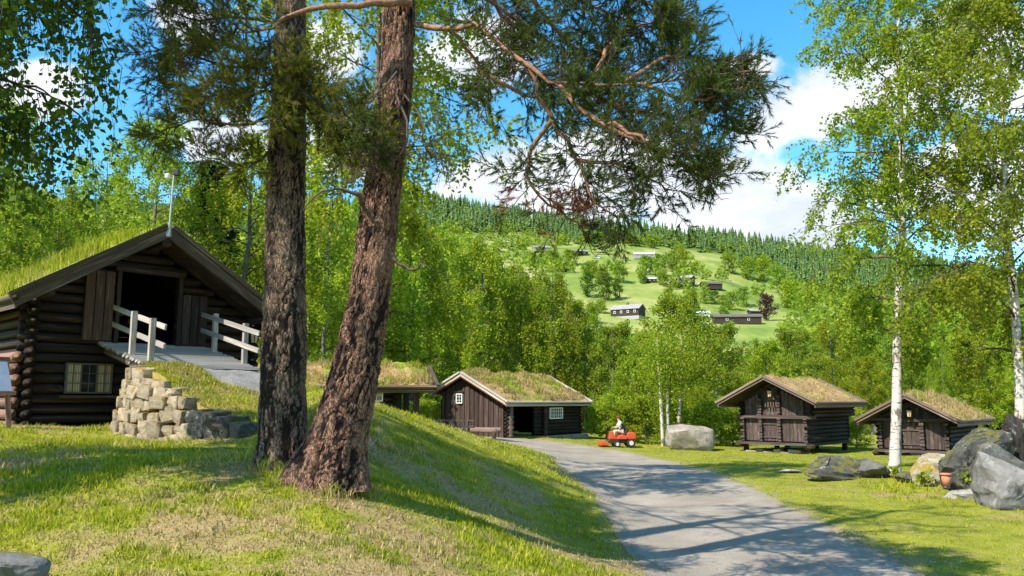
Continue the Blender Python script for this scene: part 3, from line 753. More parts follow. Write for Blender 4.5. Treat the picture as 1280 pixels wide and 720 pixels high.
def tuft_mesh(P, D, g, nn=30, L=.066, W=.0085, shoot=.12):
    """needle brushes at points P along directions D"""
    n = len(P)
    D = D / (np.linalg.norm(D, axis=1)[:, None] + 1e-9)
    A = np.cross(D, np.array([.3, .2, 1.])); A /= np.linalg.norm(A, axis=1)[:, None] + 1e-9; B = np.cross(D, A)
    t = g.uniform(0, 1, (n, nn)); az = g.uniform(0, 2 * np.pi, (n, nn)); op = g.uniform(.35, 1.15, (n, nn)) * (1 - .45 * t)
    base = P[:, None] + D[:, None] * (t * shoot)[..., None]
    rad = A[:, None] * np.cos(az)[..., None] + B[:, None] * np.sin(az)[..., None]
    nd_ = D[:, None] * np.cos(op)[..., None] + rad * np.sin(op)[..., None]; nd_[..., 2] -= .12
    side = np.cross(nd_, g.standard_normal((n, nn, 3))); side /= np.linalg.norm(side, axis=-1)[..., None] + 1e-9
    L_ = (L * g.uniform(.7, 1.25, (n, nn)))[..., None]
    V = np.stack([base - side * W / 2, base + side * W / 2, base + nd_ * L_], 2).reshape(-1, 3)
    return V, np.arange(len(V)).reshape(-1, 3)
def pine_bough(parent, paths, seed, leafm, limbm='pine_limb', r0=.04, dens=1.0, dead=None, subL=.7, fill=(0.25, 1.0), name='bough', nn=23, tw=8):
    """each path is one bough: limb + side shoots + needle brushes, a part with sub-parts"""
    for bi, path in enumerate(paths):
        g = np.random.default_rng(seed * 100 + bi)
        P = spline(np.array([tuple(p) for p in path], float), 14)
        P += np.concatenate([[[0, 0, 0]], g.normal(0, .012, (13, 3))])
        L = np.linalg.norm(np.diff(P, axis=0), axis=1).sum()
        rr0 = r0 * min(1.3, .5 + L * .3)
        polys = []; rads = []
        tp = []; td = []
        nsub = int(L * 7 * dens)
        for k in range(nsub):
            t = fill[0] + (fill[1] - fill[0]) * (k + g.uniform(0, 1)) / max(nsub, 1); t = min(t, .995)
            p, dd = pt(P, t); dd = dd / np.linalg.norm(dd)
            sv = g.standard_normal(3); sv -= dd * sv.dot(dd); sv /= np.linalg.norm(sv); sv[2] = sv[2] * .7 + .05
            S = bend(p, dd * .6 + sv, subL * g.uniform(.45, 1.15) * (1.15 - .4 * t), 5, g, -.01, .22)
            polys.append(S); rads.append(np.linspace(rr0 * .28, .0035, 6))
            for w in range(tw):
                u = .15 + .85 * (w + g.uniform(0, 1)) / tw
                p2, d2 = pt(S, min(u, .99)); d2 = d2 / np.linalg.norm(d2)
                s2 = g.standard_normal(3); s2 -= d2 * s2.dot(d2); s2 /= np.linalg.norm(s2)
                W = bend(p2, d2 * .8 + s2 * .9 + np.array([0, 0, .25]), g.uniform(.07, .22), 2, g, -.05, .15)
                polys.append(W); rads.append(np.array([.0035, .003, .0025]))
                for z in (1, 2):
                    tp.append(W[z] - (W[z] - W[z - 1]) * .5); td.append(W[z] - W[z - 1])
            tp.append(S[-1]); td.append(S[-1] - S[-2])
        o = link(name, npm('bough_wood', *tubes([P], [np.linspace(rr0, rr0 * .22, 14)], 8), M[limbm], True), None, parent)
        link('shoots', npm('shoots', *tubes(polys, rads, 3), M['twig'], True), None, o)
        tp = np.array(tp); td = np.array(td)
        # leave bare stretches so the sky shows between the brushes
        keep = np.array([mnoise.noise(Vector(p) * 2.6 + Vector((seed, 0, 0))) > (-.14 if parent.location.x > -2.5 and p[2] < 7.5 else -.30) for p in tp])
        if parent.location.x > -2.5:      # bare twigs hang below the big limb, brushes gather at the ends
            keep &= ~((np.array([mnoise.noise(Vector(p) * 1.7 + Vector((4, 0, 2))) for p in tp]) < .12) & (tp[:, 2] < 4.6) & (tp[:, 0] > .2) & (tp[:, 0] < 1.75))
        tp, td = tp[keep], td[keep]
        isd = np.zeros(len(tp), bool)
        if dead is not None:
            for (dx, dy, dz, dr) in dead: isd |= ((tp - np.array([dx, dy, dz])) ** 2).sum(1) < dr * dr
        for sel, mm, nm in ((~isd, leafm, 'needles'), (isd, 'needle_dead', 'dead_needles')):
            if sel.any():
                c = link(nm, npm(nm, *tuft_mesh(tp[sel], td[sel], g, nn, W=.0085 if nn > 20 else .016), M[mm]), None, o); c['kind'] = 'stuff'

def PX(*pts): return [at(px, py, Y) for px, py, Y in pts]
def px_path(lst, Y):     # trunk path from photo columns
    return [at(px, py, Y) for px, py in lst]

# ------------------------------------------------------------------ building helpers
def _unit_log():
    V = []; n = 12; m = 9; g = random.Random(2)
    for i in range(m):
        x = -.5 + i / (m - 1)
        for j in range(n):
            a = 2 * math.pi * j / n; r = .5 * (1 + .06 * math.sin(a * 3 + i) + g.uniform(-.035, .035)); V.append((x, r * math.cos(a), r * math.sin(a)))
    F = [(i * n + j, i * n + (j + 1) % n, (i + 1) * n + (j + 1) % n, (i + 1) * n + j) for i in range(m - 1) for j in range(n)]
    mb = MB(); mb.add(V, F + [tuple(range(n))[::-1], tuple(range((m - 1) * n, m * n))]); return mb
def _unit_board(seed):
    g = random.Random(seed); V = []; m = 6
    for i in range(m):
        x = -.5 + i / (m - 1); dy = g.uniform(-.02, .02); w = .5 + g.uniform(-.03, .0)
        for (sy, sz) in ((-1, -1), (-.9, 1), (.9, 1), (1, -1)): V.append((x, dy + sy * w, sz * .5 + g.uniform(-.04, .04)))
    F = [(i * 4 + j, i * 4 + (j + 1) % 4, (i + 1) * 4 + (j + 1) % 4, (i + 1) * 4 + j) for i in range(m - 1) for j in range(4)]
    mb = MB(); mb.add(V, F + [(3, 2, 1, 0), (m * 4 - 4, m * 4 - 3, m * 4 - 2, m * 4 - 1)]); return mb
_LOG = _unit_log(); _BRD = [_unit_board(i) for i in range(3)]; _cache = {}
def unit(kind, m):
    key = (kind, m)
    if key not in _cache:
        src = _LOG if kind == 'log' else _BRD[kind]
        _cache[key] = src.mesh('log' if kind == 'log' else 'board', M[m], kind == 'log')
    return _cache[key]
def place(o, p0, p1, w, t, wdir):
    p0 = Vector(p0); p1 = Vector(p1); x = p1 - p0; L = x.length; x.normalize(); y = Vector(wdir); y = (y - x * y.dot(x)).normalized(); z = x.cross(y)
    m = Matrix.Identity(4)
    for i in range(3):
        m[i][0] = x[i] * L; m[i][1] = y[i] * w; m[i][2] = z[i] * t; m[i][3] = (p0[i] + p1[i]) / 2
    o.matrix_basis = m
def board(parent, name, p0, p1, w, t, m, wdir=(0, 0, 1)):
    o = link(name, unit(rnd.randrange(3), m), None, parent); place(o, p0, p1, w, t, wdir); return o
def log(parent, name, p0, p1, d, m, dz=None):
    o = link(name, unit('log', m), None, parent); place(o, p0, p1, d, dz or d, (0, .3, 1)); return o

_stones = []
def ico(sub):
    import bmesh
    bm = bmesh.new(); bmesh.ops.create_icosphere(bm, subdivisions=sub, radius=1.0)
    V = np.array([v.co[:] for v in bm.verts]); F = np.array([[v.index for v in f.verts] for f in bm.faces]); bm.free(); return V, F
_ICO = {s: ico(s) for s in (2, 3, 5)}
def rock_arrays(seed, sub=5, cuts=14, box=.0, rough=.05, keep=(.55, .85)):
    V, F = _ICO[sub]; V = V.copy(); g = np.random.default_rng(seed)
    if box: V = np.sign(V) * np.abs(V) ** (1 - box * .6)
    for i in range(cuts):
        n = g.standard_normal(3); n /= np.linalg.norm(n); d = g.uniform(*keep)
        V = V - np.maximum(0, V @ n - d)[:, None] * n
    if rough:
        dsp = np.array([1.3 * mnoise.ridged_multi_fractal(Vector(v) * 1.3 + Vector((seed, 0, 0)), 1.0, 2.0, 5, .9, 1.8) - 1.3 if sub == 5 else mnoise.fractal(Vector(v) * 1.8 + Vector((seed, 0, 0)), 1.0, 2.0, 5) for v in V])
        nn = V / np.linalg.norm(V, axis=1)[:, None]; V = V + nn * (dsp * rough)[:, None]
    return V / np.abs(V).max(0), F
def rock(name, loc, size, seed, m, label=None, cat='rock', group=None, rz=0.0, tilt=(0, 0), parent=None, cuts=14, rough=.05, keep=(.55, .85), sub=5):
    V, F = rock_arrays(seed, sub, cuts + 2, .9, rough, keep)
    o = link(name, npm(name, V * np.array(size), F, M[m], sub > 3), None, parent, loc)
    o.rotation_euler = (tilt[0], tilt[1], rz)
    if label: tag(o, label, cat, group)
    if sub > 3:
        for p in o.data.polygons: p.use_smooth = True
        try: o.data.set_sharp_from_angle(angle=R(24))
        except Exception: pass
    return o
_STM = []
def stone_mesh(m):
    if not _STM:
        for s in range(6):
            V, F = rock_arrays(200 + s, 3, 6, 1.42, .03, (1.0, 1.45)); me = npm('stone', V / np.abs(V).max(0) * .5, F, M[m], True); me.set_sharp_from_angle(angle=R(16)); _STM.append(me)
    return _STM
def sod_roof(root, wl, wr, zr, tl, tr_, y0, y1, sod=.16, seed=1, green=.5, tuft=.22, nbl=6000, under='dark_board', rake='rake_wood', rake_w=.20, eave_m=None, wid=.012, lip=.0, trim=None):
    """ridge along local y; zr ridge height of the boarding; tl/tr slopes (drop per metre) left/right"""
    for sgn, w, t in ((-1, wl, tl), (1, wr, tr_)):
        mb = MB(); th = .05
        mb.prism([(0, zr - th), (sgn * w, zr - t * w - th), (sgn * w, zr - t * w), (0, zr)], y0, y1); mb.build('roof_deck', M[under], root)
        # sod blanket
        nu, nv = 22, 46
        U, Vv = np.meshgrid(np.linspace(0, 1, nu), np.linspace(0, 1, nv)); X = sgn * U * (w + lip); Yy = y0 + .10 + (y1 - y0 - .2) * Vv
        ed = np.minimum(1, np.minimum(np.minimum(Vv, 1 - Vv) * 10, (1 - U) * 8))
        bump = (fbm(X + seed * 9, Yy, 1.6, seed, 4) - .5) * .22 + (fbm(X, Yy, 4, seed + 5, 3) - .5) * .16
        Z = zr - t * np.abs(X) + .02 + sod * (.45 + .55 * np.sqrt(ed)) + bump * (.4 + .6 * ed)
        n = nu * nv; i = np.arange(n).reshape(nv, nu)
        top = np.stack([X, Yy, Z], -1).reshape(-1, 3); bot = np.stack([X, Yy, zr - t * np.abs(X) + .004], -1).reshape(-1, 3)
        F = [np.stack([i[:-1, :-1], i[:-1, 1:], i[1:, 1:], i[1:, :-1]], -1).reshape(-1, 4)]
        for a in (i[0, :], i[-1, :], i[:, -1]):
            F.append(np.stack([a[:-1], a[1:], a[1:] + n, a[:-1] + n], -1))
        dry = np.clip(1.15 - green * 1.0 + (fbm(X, Yy, .8, seed + 3) - .5) * 1.6, 0, 1)
        s = link('sod', npm('sod', np.concatenate([top, bot]), np.concatenate(F), M['sod'], True, {'dry': np.concatenate([dry.ravel()] * 2)}), None, root)
        g = np.random.default_rng(seed * 7 + sgn); u = g.uniform(0, 1, nbl); v = g.uniform(0, 1, nbl)
        cl = fbm(u * 10, v * 14 + seed, .8, seed + 2, 3); k = g.uniform(.25, .7, nbl) < cl; u, v = u[k], v[k]; cl = cl[k]
        x = sgn * u * (w + lip); y = y0 + .1 + (y1 - y0 - .2) * v
        fi = (v * (nv - 1)).astype(int); fj = (u * (nu - 1)).astype(int); z = Z[fi, fj] - .02
        dr = np.clip(1.1 - green * 1.1 + (fbm(x, y, .8, seed + 3) - .5) * 1.6, 0, 1)
        blades('roof_grass', np.stack([x, y, z], 1), tuft * (.22 + 1.0 * np.clip(cl - .38, 0, 1) * 2.0), wid, dr, M['blade'], s, .55, seed)
        # rake boards: a lower board and a capping board, back and front
        for yy in (y0 - .02, y1 + .02):
            a = Vector((0, yy, zr + .03)); b = Vector((sgn * (w + .06), yy, zr + .03 - t * (w + .06)))
            nrm = Vector((sgn * t, 0, 1)).normalized()
            board(root, 'rake_board', a, b, rake_w, .045, rake, nrm)
            sg = -1 if yy < y1 else 1
            board(root, 'rake_cap', a + nrm * (rake_w * .55) + Vector((0, -.03 * -sg, 0)), b + nrm * (rake_w * .55) + Vector((0, -.03 * -sg, 0)), .10, .11, rake, nrm)
            if trim: board(root, 'trim_board', a - nrm * (rake_w * .58) + Vector((0, .03, 0)), b - nrm * (rake_w * .58) + Vector((0, .03, 0)), .06, .04, trim, nrm)
        log(root, 'eave_log', (sgn * (w + .03), y0 - .08, zr - t * w + .07), (sgn * (w + .03), y1 + .08, zr - t * w + .07), .13, eave_m or rake)
        board(root, 'eave_board', (sgn * (w - .02), y0, zr - t * w - .08), (sgn * (w - .02), y1, zr - t * w - .08), .12, .04, rake, (0, 0, 1))
def window(root, p, w, h, nx, ny, ax, m='white', curtain=False, fw=.05, depth=.05):
    """p centre; ax local axis along the width ('x' faces -y, 'y' faces +x)"""
    e = MB(); W2, H2 = w / 2, h / 2
    def bx(a0, a1, z0, z1, d0, d1, mb):
        if ax == 'x': mb.box((p[0] + a0, p[1] + d0, p[2] + z0), (p[0] + a1, p[1] + d1, p[2] + z1))
        else: mb.box((p[0] - d1, p[1] + a0, p[2] + z0), (p[0] - d0, p[1] + a1, p[2] + z1))
    for (a0, a1, z0, z1) in ((-W2, W2, H2 - fw, H2), (-W2, W2, -H2, -H2 + fw), (-W2, -W2 + fw, -H2 + fw, H2 - fw), (W2 - fw, W2, -H2 + fw, H2 - fw)): bx(a0, a1, z0, z1, -depth, 0.02, e)
    f = e.build('window', M[m], root)
    mu = MB(); bw = fw * .38
    for i in range(1, nx): a = -W2 + w * i / nx; ww = bw * (1.9 if nx >= 4 and i in (2, 4) else 1); bx(a - ww / 2, a + ww / 2, -H2 + fw, H2 - fw, -depth * .7, -.005, mu)
    for j in range(1, ny): z = -H2 + h * j / ny; bx(-W2 + fw, W2 - fw, z - bw / 2, z + bw / 2, -depth * .6, -.008, mu)
    mu.build('glazing_bar', M[m], f)
    for i in range(nx):
        for j in range(ny):
            g = MB(); a0 = -W2 + w * i / nx + bw * .4; a1 = -W2 + w * (i + 1) / nx - bw * .4; z0 = -H2 + h * j / ny + bw * .4; z1 = -H2 + h * (j + 1) / ny - bw * .4
            isC = curtain and (i != 2 and i != 3 or False)
            bx(a0, a1, z0, z1, .0, .006, g); g.build('pane', M['glass' if not isC else 'curtain_glass'], f)
    return f
def cg():
    m, nt, out = newmat('curtain_behind_glass')
    v = nd(nt, 'ShaderNodeTexCoord').outputs['Object']
    w = nd(nt, 'ShaderNodeTexWave', {'Vector': v, 'Scale': 6.0, 'Distortion': 3.0}).outputs[1]
    col = mix(nt, w, (.30, .25, .15), (.50, .43, .28)); principled(nt, out, col, .25, w, .3, .01, spec=.6); return m
M['curtain_glass'] = cg()
def intervals(a, b, holes):
    seg = [(a, b)]
    for h0, h1 in holes:
        ns = []
        for s0, s1 in seg:
            if h1 <= s0 or h0 >= s1: ns.append((s0, s1)); continue
            if h0 > s0: ns.append((s0, h0))
            if h1 < s1: ns.append((h1, s1))
        seg = ns
    return [s for s in seg if s[1] - s[0] > .08]

# ================================================================== BUILDINGS
def log_house(root, x0, x1, y0, y1, z0, z1, d, m, zr, tl, tr_, hf=(), hr=(), hl=(), side_m=None, ext=.2, gables=True, back=True, sides=('l', 'r')):
    """hf: (a0,a1,z0,z1) openings in the front; hr/hl in the right/left wall"""
    n = int(round((z1 - z0) / d)); dd = (z1 - z0) / n
    for k in range(n):
        z = z0 + (k + .5) * dd
        for a, b in intervals(x0 - ext, x1 + ext, [(h[0], h[1]) for h in hf if h[2] < z < h[3]]): log(root, 'log', (a, y0, z), (b, y0, z), d * .98, m, dd * 1.08)
        if back: log(root, 'log', (x0 - ext, y1, z), (x1 + ext, y1, z), d * .98, m, dd * 1.08)
        zs = z + dd * .5
        for sd_, x, hh in (('l', x0, hl), ('r', x1, hr)):
            if sd_ not in sides: continue
            for a, b in intervals(y0 - ext, y1 + ext, [(h[0], h[1]) for h in hh if h[2] < zs < h[3]]):
                log(root, 'log', (x, a, zs), (x, b, zs), d * .98, side_m or m, dd * 1.08)
    if gables:
        z = z1 + dd * .5
        while True:
            xl = max(x0, -(zr - z - .12) / tl); xr = min(x1, (zr - z - .12) / tr_)
            if xr - xl < .25: break
            for a, b in intervals(xl, xr, [(h[0], h[1]) for h in hf if h[2] < z < h[3]]): log(root, 'gable_log', (a, y0, z), (b, y0, z), d * .98, m, dd * 1.08)
            if back: log(root, 'gable_log', (xl, y1, z), (xr, y1, z), d * .98, m, dd * 1.08)
            z += dd

# ---- barn on the bank
BR = R(47); BLOC = (-8.6, 18.61, 1.62)
def make_barn():
    b = empty('log_barn', BLOC, BR)
    tag(b, 'large dark log barn with a grassy roof and an open door in its gable', 'barn')
    zr, tl = 4.46, .62
    log_house(b, -2.35, 2.7, 0, 6.1, -.05, 3.0, .215, 'tar_log', zr, tl, tl, hf=[(-.62, .72, 1.95, 3.6), (-1.64, -.66, .82, 1.5)], side_m='tar_log')
    for k in range(9):      # the sunlit lower logs of the long side
        pass
    sod_roof(b, 2.95, 3.2, zr, tl, tl, -1.05, 6.9, sod=.20, seed=4, green=.80, tuft=.36, nbl=11000, rake_w=.26, wid=.016)
    window(b, (-1.15, -.10, 1.16), .97, .66, 6, 3, 'x', 'curtain_frame', True, .035, .05)
    board(b, 'window_sill', (-1.72, -.14, .76), (-.58, -.14, .76), .06, .09, 'rake_wood')
    for (x, w) in ((-.66, .09), (.76, .1)): board(b, 'door_post', (x, -.13, 1.9), (x, -.13, 3.66), w, .1, 'dark_board', (1, 0, 0))
    board(b, 'door_lintel', (-.75, -.13, 3.66), (.85, -.13, 3.66), .12, .1, 'dark_board')
    dl = MB(); dl.box((-1.38, -.17, 2.0), (-.76, -.12, 3.55)); dl = dl.build('door_leaf', M['dark_board'], b)
    for i in range(3): board(dl, 'plank', (-1.28 + i * .205, -.19, 2.0), (-1.28 + i * .205, -.19, 3.56), .19, .03, 'barn_door', (1, 0, 0))
    pl = MB(); pl.box((.80, -.16, 2.0), (1.45, -.12, 3.2)); pl = pl.build('door_leaf', M['dark_board'], b)
    for i in range(3): board(pl, 'plank', (.92 + i * .205, -.18, 2.0), (.92 + i * .205, -.18, 3.2), .19, .03, 'dark_board', (1, 0, 0))
    f = MB(); f.box((-2.3, .1, 1.88), (2.65, 6.0, 1.95)); f.build('loft_floor', M['dark_board'], b)
    for x in (-2.35, 2.7):   # corner boards that cover the log ends partly
        board(b, 'purlin_end', (x * .98, -1.0, zr - tl * abs(x) * .98 - .14), (x * .98, 1.0, zr - tl * abs(x) * .98 - .14), .16, .16, 'dark_board')
    board(b, 'ridge_beam', (0, -1.0, zr - .2), (0, 1.0, zr - .2), .2, .2, 'dark_board')
    # outer layer of round logs along the long side, sunlight put into their brown
    for k in range(7):
        z = .16 + k * .235; log(b, 'side_log', (-2.62, -.30 + (k % 2) * .12, z), (-2.62, 5.5, z), .22, 'log_brown', .215)
    return b
M['curtain_frame'] = plain('greyish_frame', (.10, .085, .065), .7)
M['barn_door'] = wood('barn_door_board', (.035, .02, .014), (.10, .06, .042), (.15, .1, .07))
make_barn()
FOOT.append((BLOC[0], BLOC[1], BR, -2.7, 3.0, -.2, 6.5))

def make_bridge():
    e = empty('barn_bridge', BLOC, BR)
    tag(e, 'sloping grey plank bridge with two post and rail railings leading into the barn', 'bridge')
    L = 2.75; zt = lambda y: 1.96 + y / L * .62       # y runs from 0 to -L
    n = 19
    for k in range(n):
        y = -(k + .5) * L / n
        board(e, 'plank', (-.95 + rnd.uniform(-.05, .03), y, zt(y)), (1.48 + rnd.uniform(-.03, .06), y, zt(y)), L / n - .012, .05, 'deck_wood', (0, 1, -.23))
    for x in (-.8, .3, 1.35): board(e, 'beam', (x, 0.05, zt(0) - .13), (x, -L - .05, zt(-L) - .13), .18, .14, 'rake_wood')
    for x, ks in ((-.84, (1.55, 2.5)), (1.38, (.75, 2.2))):
        for k in ks: board(e, 'post', (x, -k, zt(-k) - .16), (x, -k, zt(-k) + .95), .11, .10, 'grey_wood', (1, 0, 0))
        for h in (.46, .84):
            o = .075 if x < 0 else -.075
            board(e, 'rail', (x + o, -.12, zt(-.12) + h), (x + o, -2.95, zt(-2.95) + h), .115, .04, 'grey_wood')
make_bridge()

def ramp_path():
    Fp = np.array([(-7.35,15.75,2.90),(-7.05,15.38,2.86),(-6.6,15.05,2.78),(-5.95,14.6,2.46),(-5.35,14.2,2.14),(-4.7,13.75,1.96),(-4.05,13.35,1.72),(-3.5,13.6,1.70)], float)
    Bp = np.array([(-7.28,16.2,2.94),(-7.0,16.45,2.95),(-6.6,16.9,2.95),(-6.2,17.3,2.95),(-5.7,17.9,2.92),(-5.0,18.6,2.75),(-4.0,19.2,2.35),(-3.0,19.4,1.6)], float)
    return Fp, Bp
def make_ramp():
    Fp, Bp = ramp_path(); nu, nv = 90, 60; t = np.linspace(0, 1, nu)
    def ip(P): s = spline(P, nu); return s
    A = ip(Fp); B = ip(Bp); V = []; dry = []; grav = []
    for i in range(nu):
        for j in range(nv):
            v = j / (nv - 1); p = A[i] * (1 - v) + B[i] * v
            p[2] += math.sin(math.pi * v) * .16 * (.3 + t[i]) * (1 - t[i]) * 2
            V.append(p)
    V = np.array(V); V[:, 2] += (fbm(V[:, 0], V[:, 1], 2.2, 5, 4) - .5) * .16 * np.tile(np.minimum(1, (np.linspace(0, 1, nv)) * 6), nu)
    top = V.reshape(nu, nv, 3)
    fr = top[:, :1].copy(); fr[:, 0, 2] = 1.3; bk = top[:, -1:].copy(); bk[:, 0, 2] = 1.2
    allv = np.concatenate([fr, top, bk], 1); n2 = nv + 2
    i = np.arange(nu * n2).reshape(nu, n2)
    F = np.stack([i[:-1, :-1], i[1:, :-1], i[1:, 1:], i[:-1, 1:]], -1).reshape(-1, 4)
    Va = allv.reshape(-1, 3); k = Va[:, 1]
    # gravel where the track leaves the bridge
    gx = np.exp(-(((Va[:, 0] + 5.5) / 1.5) ** 2 + ((Va[:, 1] - 17.0) / 1.0) ** 2)); gx = np.clip(gx * 1.6 + (fbm(Va[:, 0], Va[:, 1], 2, 4) - .5) * .8, 0, 1)
    dr = np.clip(.25 + (fbm(Va[:, 0], Va[:, 1], 1.2, 13) - .5) * 2.2, 0, 1)
    m, nt, out = newmat('ramp_turf')
    pos = nd(nt, 'ShaderNodeNewGeometry').outputs['Position']
    a = noise_(nt, pos, 3, 6, .7); b = noise_(nt, pos, 30, 5, .8)
    tur = ramp(nt, a, [(.35, (.10, .12, .015)), (.5, (.24, .22, .04)), (.65, (.36, .27, .08))]); gv = ramp(nt, b, [(.35, (.14, .13, .12)), (.65, (.42, .40, .38))])
    f = smooth(nt, nd(nt, 'ShaderNodeAttribute', attribute_name='gravel').outputs['Fac'], .35, .6)
    principled(nt, out, mix(nt, f, tur, gv), .95, b, .9, .03, spec=.1)
    tag(link('earth_ramp', npm('earth_ramp', Va, F, m, True, {'gravel': gx, 'dry': dr})), kind='structure')
    g = np.random.default_rng(8); N = 16000
    ii = g.integers(0, nu - 1, N); jj = g.integers(0, nv - 1, N); fu = g.uniform(0, 1, (N, 1)); fv = g.uniform(0, 1, (N, 1))
    P = (top[ii, jj] * (1 - fu) + top[ii + 1, jj] * fu) * (1 - fv) + (top[ii, jj + 1] * (1 - fu) + top[ii + 1, jj + 1] * fu) * fv
    G = np.exp(-(((P[:, 0] + 5.5) / 1.5) ** 2 + ((P[:, 1] - 17.0) / 1.0) ** 2)) * 1.6 + (fbm(P[:, 0], P[:, 1], 2, 4) - .5) * .8
    kp = G < .42; P = P[kp]
    drp = np.clip(.3 + (fbm(P[:, 0], P[:, 1], 1.2, 13) - .5) * 2.2, 0, 1)
    o = blades('ramp_grass', P, .06, .014, drp, M['blade'], None, .8, 4); tag(o, 'low yellow green turf on the earth ramp beside the bridge', 'grass', kind='stuff')
make_ramp()
def make_stone_wall():
    e = empty('stone_wall', (-6.4, 14.9, 1.6)); tag(e, 'dry stone wall of pale mossy stones carrying the end of the barn bridge', 'stone wall')
    Fp, _ = ramp_path(); S = spline(Fp, 200)[:190]
    # start the wall a little round the left corner
    S = np.concatenate([np.array([[-7.42, 16.25, 2.9], [-7.42, 16.0, 2.9]]), S])
    d = np.concatenate([[0], np.cumsum(np.linalg.norm(np.diff(S[:, :2], axis=0), axis=1))])
    g = random.Random(12); total_ = d[-1]; z = 1.46; row = 0
    while z < 2.95:
        h = g.uniform(.15, .25); s = g.uniform(-.15, 0)
        while s < total_ - .05:
            w = g.choice((.17, .24, .3, .36, .46)) * g.uniform(.85, 1.15); jz = g.uniform(-.03, .03); hj = h * g.uniform(.85, 1.3)
            c = min(max(s + w / 2, 0), total_); x = np.interp(c, d, S[:, 0]); y = np.interp(c, d, S[:, 1]); zt = np.interp(c, d, S[:, 2])
            c2 = min(c + .1, total_); c1 = c2 - .2; tx = np.interp(c2, d, S[:, 0]) - np.interp(c1, d, S[:, 0]); ty = np.interp(c2, d, S[:, 1]) - np.interp(c1, d, S[:, 1])
            ang = math.atan2(ty, tx); nx, ny = math.sin(ang), -math.cos(ang)
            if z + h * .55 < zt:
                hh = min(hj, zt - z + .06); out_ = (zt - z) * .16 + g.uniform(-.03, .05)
                dark = c > 2.95  # right end of the wall: shade put into the stones' colour
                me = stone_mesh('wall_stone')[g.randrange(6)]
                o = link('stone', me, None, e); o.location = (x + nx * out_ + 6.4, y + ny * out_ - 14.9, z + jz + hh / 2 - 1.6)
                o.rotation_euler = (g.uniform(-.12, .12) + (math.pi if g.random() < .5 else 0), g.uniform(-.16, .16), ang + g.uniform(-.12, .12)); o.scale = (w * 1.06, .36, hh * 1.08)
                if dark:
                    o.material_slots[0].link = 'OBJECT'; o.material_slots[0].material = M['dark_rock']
            s += w
        z += h * .97; row += 1
make_stone_wall()

def lantern(name, loc, label, s=1.0, hang=.15):
    e = empty(name, loc); tag(e, label, 'lantern')
    mb = MB(); mb.tube([(0, 0, .0), (0, 0, hang)], .008 * s, 6); mb.build('hanger', M['iron'], e)
    mb = MB(); mb.tube([(0, 0, 0), (0, 0, -.05 * s), (0, 0, -.07 * s)], [.02 * s, .085 * s, .09 * s], 6); mb.build('lantern_cap', M['iron'], e)
    mb = MB(); mb.tube([(0, 0, -.072 * s), (0, 0, -.25 * s)], [.075 * s, .05 * s], 6); mb.build('lantern_glass', M['lamp_glass'], e)
    mb = MB()
    for i in range(6):
        a = i * math.pi / 3; mb.tube([(.078 * s * math.cos(a), .078 * s * math.sin(a), -.07 * s), (.053 * s * math.cos(a), .053 * s * math.sin(a), -.25 * s)], .006 * s, 4)
    mb.tube([(0, 0, -.25 * s), (0, 0, -.28 * s)], [.06 * s, .03 * s], 6); mb.build('lantern_cage', M['iron'], e)
    return e
# lantern on a bracket at the barn's right corner
le = lantern('wall_lantern', tuple(at(318, 409, 20.4)), 'black hanging lantern with amber glass on the right corner of the barn', 1.6, .04)
mb = MB(); mb.tube([(0, 0, .04), (-.05, .1, .10), (-.32, .28, .12)], .012, 5); mb.build('bracket', M['iron'], le)
# mast on the barn ridge
def mast():
    base = at(211, 292, 17.86); e = empty('sensor_mast', base); tag(e, 'thin galvanised mast with small sensors clamped to the barn roof peak', 'mast')
    mb = MB(); mb.tube([(0, 0, -.05), (.04, 0, 1.42)], .022, 8); mb.build('pole', M['metal'], e)
    mb = MB(); mb.box((-.08, -.05, -.08), (.05, .08, .10)); mb.build('clamp', M['metal'], e, bevel=.01)
    mb = MB(); mb.box((.03, -.06, 1.36), (.16, .06, 1.50)); mb.build('sensor_box', M['black_plastic'], e, bevel=.012)
    mb = MB(); mb.tube([(-.10, -.02, 1.26), (-.10, -.02, 1.30), (-.10, -.02, 1.38), (-.10, -.02, 1.41)], [.02, .06, .06, .02], 10); mb.tube([(.03, 0, 1.3), (-.10, 0, 1.30)], .008, 5); mb.build('dome_camera', M['white'], e)
mast()
def info_board():
    p = at(-11, 482, 15.3); e = empty('information_board', (p.x, p.y, gz(p.x, p.y)), R(52)); tag(e, 'slanted information board with a blue printed panel at the left end of the barn', 'sign')
    mb = MB(); mb.add([(-.35, -.25, .70), (.28, -.25, .70), (.28, .12, 1.28), (-.35, .12, 1.28), (-.35, -.22, .68), (.28, -.22, .68), (.28, .15, 1.26), (-.35, .15, 1.26)], [(0, 1, 2, 3), (7, 6, 5, 4), (0, 4, 5, 1), (1, 5, 6, 2), (2, 6, 7, 3), (3, 7, 4, 0)])
    mb.build('panel', M['blue_sign'], e)
    for x in (-.33, .27): board(e, 'frame_leg', (x, -.28, -.1), (x, .16, 1.34), .09, .05, 'log_brown', (1, 0, 0))
    board(e, 'frame_rail', (-.4, -.27, .66), (.33, -.27, .66), .08, .05, 'log_brown')
    board(e, 'frame_rail', (-.4, .15, 1.32), (.33, .15, 1.32), .08, .05, 'log_brown')
info_board()

